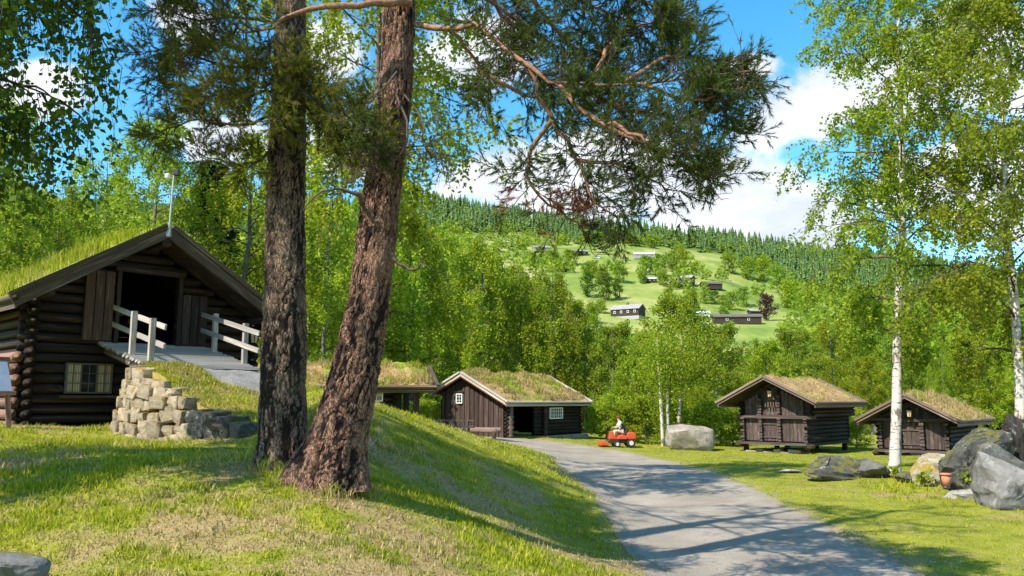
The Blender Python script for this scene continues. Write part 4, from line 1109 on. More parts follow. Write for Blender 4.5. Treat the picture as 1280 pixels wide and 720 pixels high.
# ---- long low hut behind the pines
def make_low_hut():
    x0, y0 = -10.1, 29.2; e = empty('turf_roofed_hut', (x0, y0, 1.22), R(-75)); tag(e, 'long low dark hut with turf roof and open porch behind the two pines', 'hut')
    log_house(e, -1.5, 1.5, .2, 5.7, -.3, 1.75, .2, 'tar_log', 2.25, .39, .39, hr=[(4.75, 5.25, 1.02, 1.52)])
    window(e, (1.57, 5.0, 1.27), .46, .46, 2, 2, 'y', 'white')
    sod_roof(e, 1.95, 1.95, 2.25, .39, .39, -.4, 7.1, sod=.2, seed=8, green=.55, tuft=.26, nbl=7000, wid=.02)
    for y in (6.45,):
        for x in (-1.4, 1.42): board(e, 'porch_post', (x, y, -.5), (x, y, 1.72), .22, .2, 'dark_board', (0, 1, 0))
    for k in range(3): board(e, 'porch_board', (1.46, 5.75, .02 + k * .17), (1.46, 6.4, .02 + k * .17), .16, .04, 'dark_board')
    board(e, 'porch_beam', (1.45, 5.6, 1.66), (1.45, 7.0, 1.66), .16, .12, 'dark_board')
    FOOT.append((x0, y0, R(-75), -1.8, 1.6, 0, 7))
make_low_hut()

# ---- hut in the middle
def make_mid_hut():
    loc = (-2.35, 42.7, .42); rz = R(-35); e = empty('timber_hut', loc, rz); tag(e, 'dark timber hut with board gable, pale rake boards and white windows beside the road', 'hut')
    zr, tl, tr_ = 3.22, .48, .51
    log_house(e, -1.6, 2.5, 0, 7.3, -.05, 1.85, .2, 'tar_log', zr, tl, tr_, hr=[(.15, 2.5, -1, 1.75), (3.9, 5.3, .86, 1.5)], ext=.14)
    n = 26; w = 4.1 / n
    for i in range(n):
        x = -1.6 + (i + .5) * w; zt = min(zr - .16 - (tl * -x if x < 0 else tr_ * x), 3)
        board(e, 'gable_plank', (x, -.17 - (i % 2) * .03, -.05), (x, -.17 - (i % 2) * .03, zt), w * (1.06 if i % 2 == 0 else .80), .035, 'brown_board', (1, 0, 0))
    window(e, (-.35, -.24, 1.98), .42, .52, 2, 3, 'x', 'white')
    board(e, 'window_board', (-.62, -.24, 2.32), (-.08, -.24, 2.32), .07, .08, 'dark_board'); 
    sod_roof(e, 2.0, 2.95, zr, tl, tr_, -.6, 7.9, sod=.20, seed=15, green=.40, tuft=.22, nbl=11000, rake='pale_rake', rake_w=.20, wid=.028, trim='red_trim')
    # porch recess
    mb = MB(); mb.box((1.2, .2, -.02), (1.25, 2.5, 1.9)); mb.build('porch_wall', M['dark_board'], e)
    mb = MB(); mb.box((1.16, .9, 0), (1.2, 1.7, 1.7)); mb.build('door', M['brown_board'], e)
    mb = MB(); mb.box((1.1, .1, -.3), (2.9, 7.4, -.02)); mb.build('porch_floor', M['foundation'], e)
    for y in (.12, 3.35):
        q = [(0, .13), (.12, .14), (.2, .09), (.3, .16), (.4, .10), (.52, .17), (.66, .10), (.78, .17), (.92, .10), (1.04, .15), (1.14, .09), (1.3, .11), (1.85, .12)]
        mb = MB(); mb.tube([(2.72, y, a) for a, r_ in q], [r_ for a, r_ in q], 10); mb.build('carved_post', M['rake_wood' if y < 1 else 'dark_board'], e, True)
    window(e, (2.62, 4.6, 1.18), 1.35, .62, 6, 3, 'y', 'white', False, .06, .06)
    g = random.Random(4); y = 2.4
    while y < 7.3:
        w_ = g.uniform(.35, .7)
        for r_ in range(2):
            V = stone_mesh('wall_stone')[g.randrange(6)]; o = link('foundation_stone', V, None, e, (2.72, y + w_ / 2 + r_ * .1, -.12 - r_ * .2)); o.scale = (.4, w_ * 1.03, .2); o.rotation_euler[2] = g.uniform(-.1, .1)
            o.material_slots[0].link = 'OBJECT'; o.material_slots[0].material = M['foundation']
        y += w_
    FOOT.append((loc[0], loc[1], rz, -1.7, 2.8, -.1, 7.5))
    return e
make_mid_hut()
def bench(name, loc, rz, L, label):
    e = empty(name, loc, rz); tag(e, label, 'bench')
    log(e, 'seat', (-L / 2, 0, .4), (L / 2, 0, .4), .26, 'brown_rake', .12)
    for s in (-1, 1): log(e, 'leg', (s * L * .36, 0, -.05), (s * L * .36, 0, .36), .2, 'rake_wood')
p = at(598, 541, 40.2); bench('log_bench', (p.x, p.y, gz(p.x, p.y) - .02), R(-32), 2.6, 'low split log bench along the board gable of the middle hut')
def picnic():
    p = at(567, 540, 38.6); e = empty('picnic_table', (p.x, p.y, gz(p.x, p.y)), R(6)); tag(e, 'brown wooden picnic table with attached benches on the bank in front of the middle hut', 'table')
    for k in range(5): board(e, 'top_plank', (-.95, -.32 + k * .16, .74), (.95, -.32 + k * .16, .74), .15, .045, 'brown_rake', (0, 1, 0))
    for s in (-1, 1):
        for k in range(2): board(e, 'seat_plank', (-.95, s * (.68 + k * .14), .44), (.95, s * (.68 + k * .14), .44), .13, .045, 'brown_rake', (0, 1, 0))
        board(e, 'crossbar', (s * .68, -.82, .40), (s * .68, .82, .40), .1, .05, 'rake_wood')
        for q in (-1, 1): board(e, 'leg', (s * .72, q * .62, -.02), (s * .72, q * .24, .72), .1, .05, 'rake_wood', (1, 0, 0) if False else (0, 1, 0))
picnic()

# ---- storehouses
def storehouse(name, loc, rz, label, hb, zr, slope, w, y0, y1, z0, zmid, seed, sod_green, nbl, tuft, cols, gallery=True):
    e = empty(name, loc, rz); tag(e, label, 'storehouse')
    D = y1 - .5
    m = 'stab_board'
    # body of dark logs set behind the board face
    body = MB(); 
    nr = int((zmid - z0) / .17); d = (zmid - z0) / nr
    for k in range(nr):
        z = z0 + (k + .5) * d
        for x in (-hb, hb): log(e, 'side_log', (x, -.12 - .1 * (k % 2), z), (x, D, z), d * .98, 'tar_log', d * 1.05)
        log(e, 'back_log', (-hb - .1, D, z + d / 2), (hb + .1, D, z + d / 2), d * .98, 'tar_log', d * 1.05)
    ub = hb + (.32 if gallery else .0); zt = zr - slope * ub - .1
    nr2 = max(3, int((zt - zmid) / .17)); d2 = (zt - zmid) / nr2
    for k in range(nr2):
        z = zmid + (k + .5) * d2
        for x in (-hb, ub) if gallery else (-hb, hb): log(e, 'upper_log', (x, -.16 - .1 * (k % 2), z), (x, D + .1, z), d2 * .98, 'tar_log', d2 * 1.05)
    mb = MB(); mb.box((-hb + .02, .04, z0 - .02), (hb - .02, .08, zmid)); mb.prism([(-hb, zmid), (ub, zmid), (ub, zt), (0, zr - .1), (-hb, zr - slope * hb - .1)], .04, .08); mb.prism([(-hb, zmid), (ub, zmid), (ub, zt), (0, zr - .1), (-hb, zr - slope * hb - .1)], D - .04, D + .02)
    mb.box((-hb, .1, z0 - .04), (hb, D, z0)); mb.build('inner_wall', M['dark_board'], e)
    # stacks of notched log ends in front of the boards
    for x, top in cols:
        z = z0 + .02; k = 0
        while z < top - .05:
            board(e, 'log_end', (x, .03, z + .065), (x, -.20 - (k % 2) * .05, z + .065), .12, .17 if k % 2 else .14, 'stab_board'); z += .142; k += 1
    # boards between the stacks
    xs = [c[0] for c in cols]
    for i in range(len(xs) - 1):
        a, b_ = xs[i] + .09, xs[i + 1] - .09; nn = max(2, int((b_ - a) / .15)); ww = (b_ - a) / nn
        for k in range(nn):
            x = a + (k + .5) * ww
            board(e, 'wall_plank' if i != len(xs) // 2 - 1 else 'door_plank', (x, -.02 - .012 * (k % 2), z0 + .05), (x, -.02 - .012 * (k % 2), zmid - .08), ww * .96, .04, m, (1, 0, 0))
            zt2 = zr - slope * abs(x) - .32
            if zt2 > zmid + .15: board(e, 'upper_plank', (x, -.03 - .012 * (k % 2), zmid + .08), (x, -.03 - .012 * (k % 2), zt2), ww * .96, .04, m, (1, 0, 0))
    dx0, dx1 = xs[len(xs) // 2 - 1] + .08, xs[len(xs) // 2] - .08
    for z in (z0 + .22, z0 + .82): board(e, 'door_bar', (dx0, -.075, z), (dx1, -.075, z), .07, .03, m)
    mb = MB(); mb.tube([(dx0 + .07, -.09, z0 + .5), (dx0 + .07, -.14, z0 + .55), (dx0 + .07, -.09, z0 + .6)], .012, 5); mb.build('door_ring', M['iron'], e)
    board(e, 'crossbeam', (-hb - .22, -.17, zmid), (ub + .1, -.17, zmid), .15, .16, m)
    board(e, 'threshold_beam', (-hb - .1, -.34, z0 - .06), (hb + .12, -.34, z0 - .06), .10, .50, m)
    board(e, 'side_sill', (hb, -.2, z0 - .08), (hb, D, z0 - .08), .16, .18, 'dark_board')
    board(e, 'side_sill', (-hb, -.2, z0 - .08), (-hb, D, z0 - .08), .16, .18, 'dark_board')
    for x in (-hb + .1, 0.05, hb - .1):
        for y in (.0, D - .15):
            mb = MB(); mb.tube([(x, y, -.25), (x, y, z0 - .16)], [.16, .12], 9); mb.build('stump', M['dark_board'], e)
    for x in (-hb - .05, hb + .05): log(e, 'floor_beam', (x, -.55, z0 - .15), (x, .3, z0 - .15), .24, 'rake_wood')
    g = random.Random(seed)
    for k in range(6):
        V = stone_mesh('wall_stone')[g.randrange(6)]; o = link('foundation_stone', V, None, e, (-hb * .7 + k * hb * .26, -.1 + g.uniform(-.1, .1), .02 + (k % 2) * .09)); o.scale = (g.uniform(.35, .6), .4, g.uniform(.10, .17)); o.rotation_euler[2] = g.uniform(-.3, .3)
        o.material_slots[0].link = 'OBJECT'; o.material_slots[0].material = M['foundation']
    sod_roof(e, w, w, zr, slope, slope, y0, y1, sod=.12, seed=seed, green=sod_green, tuft=tuft, nbl=nbl, rake='brown_rake', rake_w=.15, wid=.022, lip=.02)
    FOOT.append((loc[0], loc[1], rz, -hb - .2, hb + .3, -.2, D + .1))
    return e
S1 = storehouse('log_storehouse', (12.15, 37.5, gz(12.1, 37.5) - .02), R(-42), 'larger dark storehouse on stumps with overhanging brown sod roof right of the boulder', 1.55, 3.36, .50, 2.32, -1.0, 5.3, .48, 1.62, 22, .12, 3000, .12,
           [(-1.5, 1.62), (-.62, 2.42), (.28, 2.55), (1.5, 1.62)])
S2 = storehouse('log_storehouse', (17.05, 34.5, gz(17, 34.5) - .06), R(-42), 'smaller dark storehouse with shaggy grass roof behind the tall birch trunk', 1.38, 2.46, .53, 1.97, -.95, 5.0, .26, 1.50, 23, .35, 6000, .28,
           [(-1.3, 1.46), (-.52, 1.5), (.38, 1.5), (1.32, 1.46)], False)
def hang_lamp(root, lx, ly, lz, label):
    c, s = math.cos(root.rotation_euler[2]), math.sin(root.rotation_euler[2])
    lantern('hanging_lantern', (root.location.x + lx * c - ly * s, root.location.y + lx * s + ly * c, root.location.z + lz), label, 1.5, .35)
hang_lamp(S1, 0, -.42, 2.92, 'small pale lantern under the gable peak of the larger storehouse')
hang_lamp(S2, 0, -.42, 2.02, 'small pale lantern under the gable peak of the smaller storehouse')
for rt, z in ((S1, 2.42),):
    mb = MB(); mb.box((-.12, -.30, z), (.16, -.24, z + .16)); mb.build('gable_plate', M['log_brown'], rt)
    for k in range(5): board(rt, 'vent_slat', (-.3 + k * .13, -.24, 2.08), (-.3 + k * .13, -.24, 2.30), .07, .04, 'rake_wood', (1, 0, 0))

# ================================================================== ROCKS, SMALL THINGS
def rk(name, px, py, Y, size, seed, m, label, rz=0, tilt=(0, 0), cuts=14, rough=.05, sink=.3, keep=(.55, .85)):
    """px,py: foot of the stone in the photograph"""
    a, _ = ray(px, py); x = a * Y; z = gz(x, Y)
    return rock(name, (x, Y, z + size[2] * (1 - sink)), size, seed, m, label, 'rock', None, rz, tilt, None, cuts, rough, keep)
rk('boulder', 863, 562, 38.5, (1.12, .8, .62), 62, 'boulder', 'big pale angular boulder on the lawn beside the white birch stems', .1, (0, .10), 3, .04, .12, (.8, 1.0))
rk('rock', 1212, 592, 21.2, (1.15, .8, .76), 37, 'dark_rock', 'large black and white lichened rock behind the grey slab on the right', .4, (.1, -.25), 8, .10, .16, (.5, .8))
rk('rock', 1276, 640, 17.4, (1.22, .9, .60), 52, 'slab_rock', 'huge smooth grey slab leaning at the right edge of the photograph', .3, (.10, .22), 8, .06, .35, (.55, .85))
rk('rock', 1050, 603, 24.2, (1.30, .9, .38), 33, 'dark_rock', 'long low grey outcrop at the left foot of the tall birch', .1, (.05, .10), 9, .10, .45, (.45, .8))
rk('rock', 1094, 604, 23.8, (.55, .5, .30), 34, 'slab_rock', 'small grey rock touching the foot of the tall birch on its left', .7, (0, .3), 8, .08, .4, (.5, .8))
rk('rock', 1137, 610, 22.6, (.55, .4, .20), 35, 'dark_rock', 'small flat dark rock right of the foot of the tall birch', .2, (0, 0.1), 8, .09, .35)
rk('rock', 1166, 607, 22.0, (.56, .5, .38), 36, 'mossy_rock', 'pale rock with orange moss in front of the lichened rock', .9, (.1, .2), 7, .07, .3, (.5, .8))
rk('rock', 1208, 620, 19.8, (.52, .4, .28), 38, 'dark_rock', 'dark grey rock stacked on a flat stone left of the grey slab', .2, (0, -.1), 7, .08, -.3)
rk('rock', 1205, 632, 19.2, (.46, .35, .14), 39, 'foundation', 'pale flat stone under the dark grey rock near the grey slab', .1, (0, 0), 7, .03, .3)
rk('rock', 1243, 640, 18.4, (.40, .35, .26), 40, 'mossy_rock', 'brownish mossy stone at the foot of the grey slab', .5, (0, 0), 8, .06, .3)
rk('rock', 1240, 602, 19.8, (.80, .55, .50), 43, 'slab_rock', 'grey mossy rock wedged between the lichened rock and the grey slab', .1, (.2, .6), 7, .07, -.35, (.5, .8))
rk('rock', 1166, 588, 23.0, (.95, .7, .46), 44, 'mossy_rock', 'mossy low ledge behind the lichened rock', .1, (0, -.38), 8, .09, .45)
rk('stone_slab', 984, 596, 26.0, (.42, .25, .07), 45, 'foundation', 'flat pale stone slab lying in the lawn left of the grey outcrop', 0, (0, 0), 10, .02, .2)
rk('rock', 8, 716, 6.0, (.27, .24, .13), 46, 'slab_rock', 'grey rock sticking out of the grass at the lower left corner', .3, (.1, .15), 7, .05, .15)
rk('rock', 292, 548, 13.75, (.50, .3, .20), 47, 'dark_rock', 'dark mossy rock at the right end of the stone wall behind the left pine', .3, (0, 0), 9, .12, .3)  # darkened like the wall end, shade put into its colour
def pot():
    a, _ = ray(1183, 606); Y = 19.45; e = empty('terracotta_pot', (a * Y, Y, .42)); tag(e, 'small terracotta pot standing between the mossy rocks', 'pot')
    mb = MB(); mb.tube([(0, 0, -.12), (0, 0, .12)], [.08, .11], 14); mb.build('pot_body', M['terracotta'], e, True)
    mb = MB(); mb.tube([(0, 0, .12), (0, 0, .125), (0, 0, .165), (0, 0, .17)], [.09, .13, .13, .08], 14); mb.build('pot_rim', M['terracotta'], e, True)
pot()
def leafy_plant(px, py, Y, h, seed, label, dz=0):
    g = np.random.default_rng(seed); a, _ = ray(px, py); x = a * Y
    P = []; 
    st = [bend((0, 0, 0), (g.normal(0, .4), g.normal(0, .4), 1), h * g.uniform(.6, 1.1), 4, g, 0, .12) for _ in range(9)]
    for s in st:
        for _ in range(9): P.append(pt(s, g.uniform(.3, .99))[0])
    e = empty('leafy_plant', (x, Y, gz(x, Y) + dz)); tag(e, label, 'plant')
    link('stem', npm('stem', *tubes(st, [np.linspace(.006, .003, 5)] * 9, 4), M['twig']), None, e)
    link('foliage', npm('foliage', *leaves(np.array(P), .13, g, -.1, .6), M['leaf_light']), None, e)
leafy_plant(1152, 603, 21.6, .45, 1, 'bright green weed growing between the pale mossy rock and the birch')
leafy_plant(1206, 612, 19.6, .5, 2, 'bright green weed growing beside the terracotta pot', .1)
leafy_plant(1122, 598, 23.2, .35, 3, 'young green shoots around the foot of the tall birch')

# ---- ride-on mower with its driver
def mower():
    X, Y = 5.12, 40.0; e = empty('ride_on_mower', (X, Y, gz(X, Y)), R(4)); tag(e, 'orange red ride on lawn mower driving left on the grass before the trees', 'lawn mower'); e.scale = (.9, .9, .9)
    mb = MB(); mb.prism([(-.98, .10), (-.93, .28), (-.70, .34), (-.52, .30), (-.50, .10)], -.5, .5); mb.build('cutting_deck', M['orange'], e, bevel=.02)
    mb = MB(); mb.prism([(-.62, .26), (-.40, .42), (.95, .40), (.95, .22), (-.4, .2)], -.30, .30); mb.build('chassis', M['black_plastic'], e, bevel=.015)
    mb = MB(); mb.prism([(-.42, .42), (-.34, .84), (-.22, .86), (-.10, .55), (.12, .50), (.12, .42)], -.24, .24); mb.build('front_cowl', M['orange'], e, bevel=.03)
    mb = MB(); mb.prism([(.02, .42), (.06, .62), (.30, .68), (.52, .60), (.56, .42)], -.42, .42); mb.build('fender', M['orange'], e, bevel=.03)
    mb = MB(); mb.prism([(.52, .42), (.55, .74), (.66, .80), (.98, .78), (1.05, .66), (1.02, .42)], -.36, .36); hood = mb.build('engine_hood', M['orange'], e, bevel=.035)
    mb = MB(); [mb.box((1.03, -.22, .48 + k * .05), (1.05, .22, .51 + k * .05)) for k in range(4)]; mb.build('grille', M['black_plastic'], hood)
    mb = MB(); mb.prism([(.14, .66), (.14, .74), (.46, .74), (.56, 1.02), (.62, 1.02), (.58, .66)], -.22, .22); mb.build('seat', M['black_plastic'], e, bevel=.02)
    mb = MB(); mb.tube([(-.26, 0, .84), (-.16, 0, .97)], .02, 8)
    sw = [(-.16 + .17 * math.cos(a) * .45, .17 * math.sin(a), .98 + .17 * math.cos(a) * .8) for a in np.linspace(0, 2 * math.pi, 17)]; mb.tube(sw, .014, 6, False); mb.build('steering_wheel', M['black_plastic'], e)
    for (x, r_, w) in ((-.02, .17, .15), (.74, .23, .18)):
        for s in (-1, 1):
            mb = MB(); q = [(-.5, .78), (-.42, .96), (-.2, 1.0), (.2, 1.0), (.42, .96), (.5, .78)]
            mb.tube([(x, s * .40 + a * w, r_) for a, b_ in q], [r_ * b_ for a, b_ in q], 18)
            for k in range(14): a = k * math.pi / 7; mb.box((x + math.cos(a) * r_ - .015, s * .40 - w * .4, r_ + math.sin(a) * r_ - .012), (x + math.cos(a) * r_ + .015, s * .40 + w * .4, r_ + math.sin(a) * r_ + .012))
            t = mb.build('wheel', M['rubber'], e)
            mb = MB(); mb.tube([(x, s * .40 - w * .52, r_), (x, s * .40 + w * .52, r_)], r_ * .55, 12); mb.build('rim', M['rim'], t)
    return e
mower()
def skin_obj(name, m, verts, edges, radii, parent, root=0, sub=2):
    me = bpy.data.meshes.new(name); me.from_pydata(verts, edges, []); me.update(); me.materials.append(M[m])
    o = link(name, me, None, parent); md = o.modifiers.new('skin', 'SKIN'); md.use_smooth_shade = True
    if not me.skin_vertices: me.skin_vertices.new()
    for i, r_ in enumerate(radii):
        sv = me.skin_vertices[0].data[i]; sv.radius = (r_, r_) if not hasattr(r_, '__len__') else r_; sv.use_root = (i == root)
    s = o.modifiers.new('sub', 'SUBSURF'); s.levels = s.render_levels = sub; return o
def person():
    X, Y = 5.12, 40.0; e = empty('person', (X, Y, gz(X, Y)), R(4)); tag(e, 'person in a cap, pale shirt and dark vest driving the mower', 'person'); e.scale = (.9, .9, .9)
    v = [(.34, 0, .84), (.31, 0, 1.0), (.25, 0, 1.2), (.20, 0, 1.33), (.165, 0, 1.42), (.14, 0, 1.50), (.13, 0, 1.58)]; r_ = [.125, .12, .135, .09, .055, .085, .07]; ed = [(i, i + 1) for i in range(6)]
    def add(p, rad, fr): v.append(p); r_.append(rad); ed.append((fr, len(v) - 1)); return len(v) - 1
    for s in (-1, 1):
        h = add((.30, s * .10, .82), .09, 0); k = add((-.06, s * .17, .86), .062, h); c = add((-.14, s * .17, .62), .055, k); a = add((-.20, s * .17, .42), .036, c); add((-.33, s * .18, .37), .032, a)
        sh = add((.21, s * .17, 1.30), .062, 3); el = add((.10, s * .25, 1.08), .045, sh); wr = add((-.10, s * .16, 1.05), .030, el); pm = add((-.155, s * .15, 1.06), .030, wr)
        for f in range(4):
            k1 = add((-.185 - .006 * f, s * (.165 - .018 * f), 1.075 - .012 * f), .0095, pm); add((-.185 - .004 * f, s * (.150 - .018 * f), 1.045 - .012 * f), .008, k1)
        t1 = add((-.16, s * .125, 1.08), .0105, pm); add((-.175, s * .115, 1.06), .008, t1)
    skin_obj('body', 'skin', v, ed, r_, e)
    # face: nose and ears sit on the head
    mb = MB(); mb.tube([(.055, 0, 1.545), (.030, 0, 1.515), (.060, 0, 1.50)], [.008, .016, .010], 6); mb.build('nose', M['skin'], e)
    for s in (-1, 1): mb = MB(); mb.tube([(.15, s * .082, 1.50), (.155, s * .095, 1.53), (.15, s * .082, 1.555)], [.008, .012, .008], 6); mb.build('ear', M['skin'], e)
    skin_obj('shirt', 'cloth_white', [(.34, 0, .90), (.31, 0, 1.02), (.25, 0, 1.2), (.20, 0, 1.34)] + [q for s in (-1, 1) for q in ((.21, s * .175, 1.305), (.12, s * .245, 1.12))], [(0, 1), (1, 2), (2, 3), (3, 4), (4, 5), (3, 6), (6, 7)], [.142, .14, .152, .095, .078, .062, .078, .062], e)
    skin_obj('vest', 'cloth_dark', [(.37, 0, .86), (.34, 0, 1.02), (.285, 0, 1.2), (.245, 0, 1.31)], [(0, 1), (1, 2), (2, 3)], [(.155, .16), (.15, .16), (.15, .165), (.10, .12)], e)
    skin_obj('trousers', 'cloth_beige', [(.34, 0, .84)] + [q for s in (-1, 1) for q in ((.28, s * .11, .82), (-.07, s * .17, .87), (-.12, s * .17, .70))], [(0, 1), (1, 2), (2, 3), (0, 4), (4, 5), (5, 6)], [.14, .105, .078, .072, .105, .078, .072], e)
    for s in (-1, 1): skin_obj('shoe', 'cloth_dark', [(-.17, s * .17, .40), (-.26, s * .175, .37), (-.38, s * .18, .36)], [(0, 1), (1, 2)], [.05, .048, .038], e)
    mb = MB(); mb.tube([(.135, 0, 1.565), (.135, 0, 1.60), (.14, 0, 1.645), (.14, 0, 1.66)], [.105, .105, .08, .02], 14); c = mb.build('cap', M['cap'], e, True)
    mb = MB(); mb.prism([(.06, 1.585), (-.03, 1.572), (-.03, 1.564), (.06, 1.572)], -.06, .06); mb.build('peak', M['cap'], c)
person()

# ================================================================== TREES
#@@PART3

make_lawn()
def litter():
    g = np.random.default_rng(14)
    for nm, N, sz, mat, lab, box in (('fallen_leaves', 2600, .035, 'litter', 'fallen brown leaves and bits of bark on the bank, lawn and road', (-7, 9, 4, 26)), ('clover_flowers', 1100, .022, 'flower', 'tiny white and yellow flowers dotted over the grass', (-8, 14, 5, 34)), ('needle_litter', 2600, .06, 'litter', 'brown pine needles around the feet of the two pines', None)):
        if box: x = g.uniform(box[0], box[1], N); y = box[2] * (box[3] / box[2]) ** g.uniform(0, 1, N)
        else: x = -2.5 + g.normal(0, .75, N); y = 9.7 + g.normal(0, .45, N)
        rd = roaddist(x, y); k = (abs(x) < .8 * y) & (np.full(N, True) if nm == 'fallen_leaves' else rd > .1) & ~in_foot(x, y); x, y, rd = x[k], y[k], rd[k]
        z = terrain(x, y) + np.where(rd > 0, .03, .014)
        C = np.stack([x, y, z], 1); V, F = leaves(C, sz, g, 0, .6 if box else .07); V[:, 2] = z.repeat(4) + (V[:, 2] - z.repeat(4)) * .25
        tag(link(nm, npm(nm, V, F, M[mat])), lab, 'ground litter', kind='stuff')
M['litter'] = leafmat('dry_litter', (.10, .05, .02), (.28, .16, .07), (.45, .30, .13), .1)
M['flower'] = leafmat('clover_bloom', (.8, .78, .7), (.85, .82, .6), (.85, .7, .12), .3)
litter()
# ---- the two pines
def pines():
    e1 = empty('pine_tree', tuple(at(352, 578, 10.0))); base = Vector(e1.location)
    tag(e1, 'straight grey barked pine, the left one of the two big foreground pines', 'tree')
    rel = lambda ps, b: [Vector(p) - b for p in ps]
    pth = px_path([(352, 592), (353, 540), (354, 460), (356, 380), (357, 300), (358, 220), (360, 140), (362, 60), (364, -20)], 10.0)
    pth += [Vector((pth[-1].x + .05, 10.02, z)) for z in (9.0, 10.5, 12, 13.5)]
    pine_trunk(rel(pth, base), [.31, .285, .27, .262, .25, .235, .215, .20, .185, .16, .12, .07, .03], 3.0, M['pine_bark'], e1, .07)
    B1 = [PX((355, 30, 10), (300, 22, 10.1), (240, 24, 10.2), (195, 5, 10.4)),
          PX((352, 70, 10), (310, 84, 9.8), (258, 76, 9.7), (210, 60, 9.6), (180, 66, 9.6)),
          PX((350, 110, 10), (300, 122, 10.1), (246, 112, 10.2), (196, 96, 10.4)),
          PX((350, 140, 9.9), (300, 158, 9.6), (240, 150, 9.5), (190, 172, 9.4)),
          PX((350, 165, 9.9), (330, 196, 9.7), (296, 206, 9.6), (250, 192, 9.5)),
          PX((352, 90, 9.8), (330, 110, 9.4), (300, 100, 9.2), (262, 120, 9.1)),
          PX((352, 60, 9.8), (360, 90, 9.4), (385, 120, 9.2), (420, 150, 9.2)),
          PX((356, 20, 9.8), (335, 60, 9.3), (330, 105, 9.1), (360, 150, 9.0)),
          PX((356, 100, 9.8), (396, 96, 9.5), (430, 140, 9.3), (462, 170, 9.2)),
          PX((356, 20, 10), (320, -30, 10.3), (260, -30, 10.6), (210, -10, 10.8)),
          PX((356, 60, 10), (300, 60, 10.6), (250, 50, 10.9), (220, 90, 11)),
          PX((356, 120, 10), (380, 130, 9.6), (410, 160, 9.5), (430, 190, 9.4))]
    dead = [(*(at(258, 98, 9.9) - base), .35), (*(at(350, 96, 9.3) - base), .22), (*(at(300, 60, 10) - base), .12)]
    pine_bough(e1, [rel(p, base) for p in B1], 3, 'needle_olive', 'twig', .024, 2.2, dead, .50, (.2, 1))
    e2 = empty('pine_tree', tuple(at(412, 598, 9.5))); base2 = Vector(e2.location)
    tag(e2, 'leaning reddish barked pine with flared roots, the right one of the two foreground pines', 'tree')
    pth = px_path([(412, 612), (418, 570), (430, 520), (442, 470), (452, 420), (463, 360), (470, 300), (477, 240), (486, 180), (493, 120), (497, 60), (500, -10)], 9.5)
    pth += [Vector((pth[-1].x + .1 * i, 9.5, z)) for i, z in ((1, 8.8), (2, 10.2), (3, 12), (4, 13.5))]
    pine_trunk(rel(pth, base2), [.385, .35, .32, .295, .27, .25, .24, .23, .215, .205, .20, .20, .18, .15, .09, .03], 7.0, M['pine_bark_red'], e2, .12, flare_dir=math.pi)
    B2 = [PX((516, 30, 9.5), (560, 37, 9.2), (592, 27, 8.9), (625, 54, 8.6), (662, 84, 8.4), (692, 103, 8.3), (740, 106, 8.2), (810, 104, 8.1), (870, 98, 8.0), (938, 88, 8.0)),
          PX((692, 103, 8.3), (740, 118, 8.5), (800, 140, 8.7), (860, 150, 8.8), (925, 165, 8.8)),
          PX((700, 108, 8.3), (745, 150, 8.0), (800, 178, 7.8), (860, 208, 7.7), (890, 222, 7.7)),
          PX((500, -60, 9.4), (580, -60, 9.0), (680, -20, 8.8), (770, 20, 8.8), (845, 42, 8.9)),
          PX((500, -30, 9.6), (570, -20, 9.8), (640, 20, 10.1), (700, 60, 10.3), (760, 84, 10.4)),
          PX((662, 84, 8.4), (690, 150, 8.5), (722, 200, 8.5), (742, 250, 8.5), (775, 272, 8.5)),
          PX((690, 150, 8.5), (664, 190, 8.7), (662, 226, 8.8), (694, 262, 8.9), (738, 285, 8.9)),
          PX((560, 36, 9.2), (590, 70, 9.5), (612, 100, 9.7), (606, 140, 9.9)),
          PX((500, 110, 9.4), (528, 150, 9.2), (530, 180, 9.1), (556, 206, 9.0)),
          PX((496, 90, 9.2), (470, 120, 8.8), (452, 150, 8.7), (474, 196, 8.7)),
          PX((496, 120, 9.2), (510, 170, 8.9), (482, 208, 8.8), (446, 214, 8.8)),
          PX((780, 104, 8.2), (840, 70, 8.3), (890, 84, 8.4), (925, 106, 8.4)),
          PX((722, 200, 8.5), (770, 206, 8.3), (812, 222, 8.2), (836, 238, 8.2)),
          PX((620, -50, 9.0), (700, -40, 8.4), (770, -10, 8.2), (828, 10, 8.1)),
          PX((740, 106, 8.2), (760, 60, 8.5), (800, 30, 8.7), (840, 26, 8.7)),
          PX((640, -30, 9), (690, 30, 9.4), (730, 66, 9.6), (800, 92, 9.6)),
          PX((800, 104, 8.1), (850, 124, 8.0), (890, 122, 7.9), (930, 108, 7.9)),
          PX((745, 150, 8.0), (780, 160, 7.6), (830, 190, 7.5), (870, 186, 7.4)),
          PX((600, -50, 9.4), (630, 20, 9.8), (660, 50, 10), (640, 100, 10.1)),
          PX((600, 90, 9.5), (660, 120, 9.6), (720, 130, 9.6), (790, 128, 9.5))]
    d2 = [(*(at(708, 268, 8.8) - base2), .34), (*(at(640, 250, 8.8) - base2), .2)]
    thin = [B2[i] for i in (8, 9, 10)]; big = [b_ for i, b_ in enumerate(B2) if i not in (8, 9, 10)]
    pine_bough(e2, [rel(p, base2) for p in big], 5, 'needle', 'pine_limb', .030, 2.1, d2, .62, (.24, 1), tw=10)
    pine_bough(e2, [rel(p, base2) for p in thin], 6, 'needle', 'twig', .016, 2.0, None, .45, (.3, 1), tw=9)
    P12 = PX((512, 4, 9.3), (475, 3, 9.0), (420, 8, 8.9), (375, 14, 8.9), (335, 36, 9.0), (300, 40, 9.2))
    pine_bough(e2, [rel(P12, base2)], 9, 'needle_olive', 'pine_limb', .045, .5, None, .4, (.6, 1))
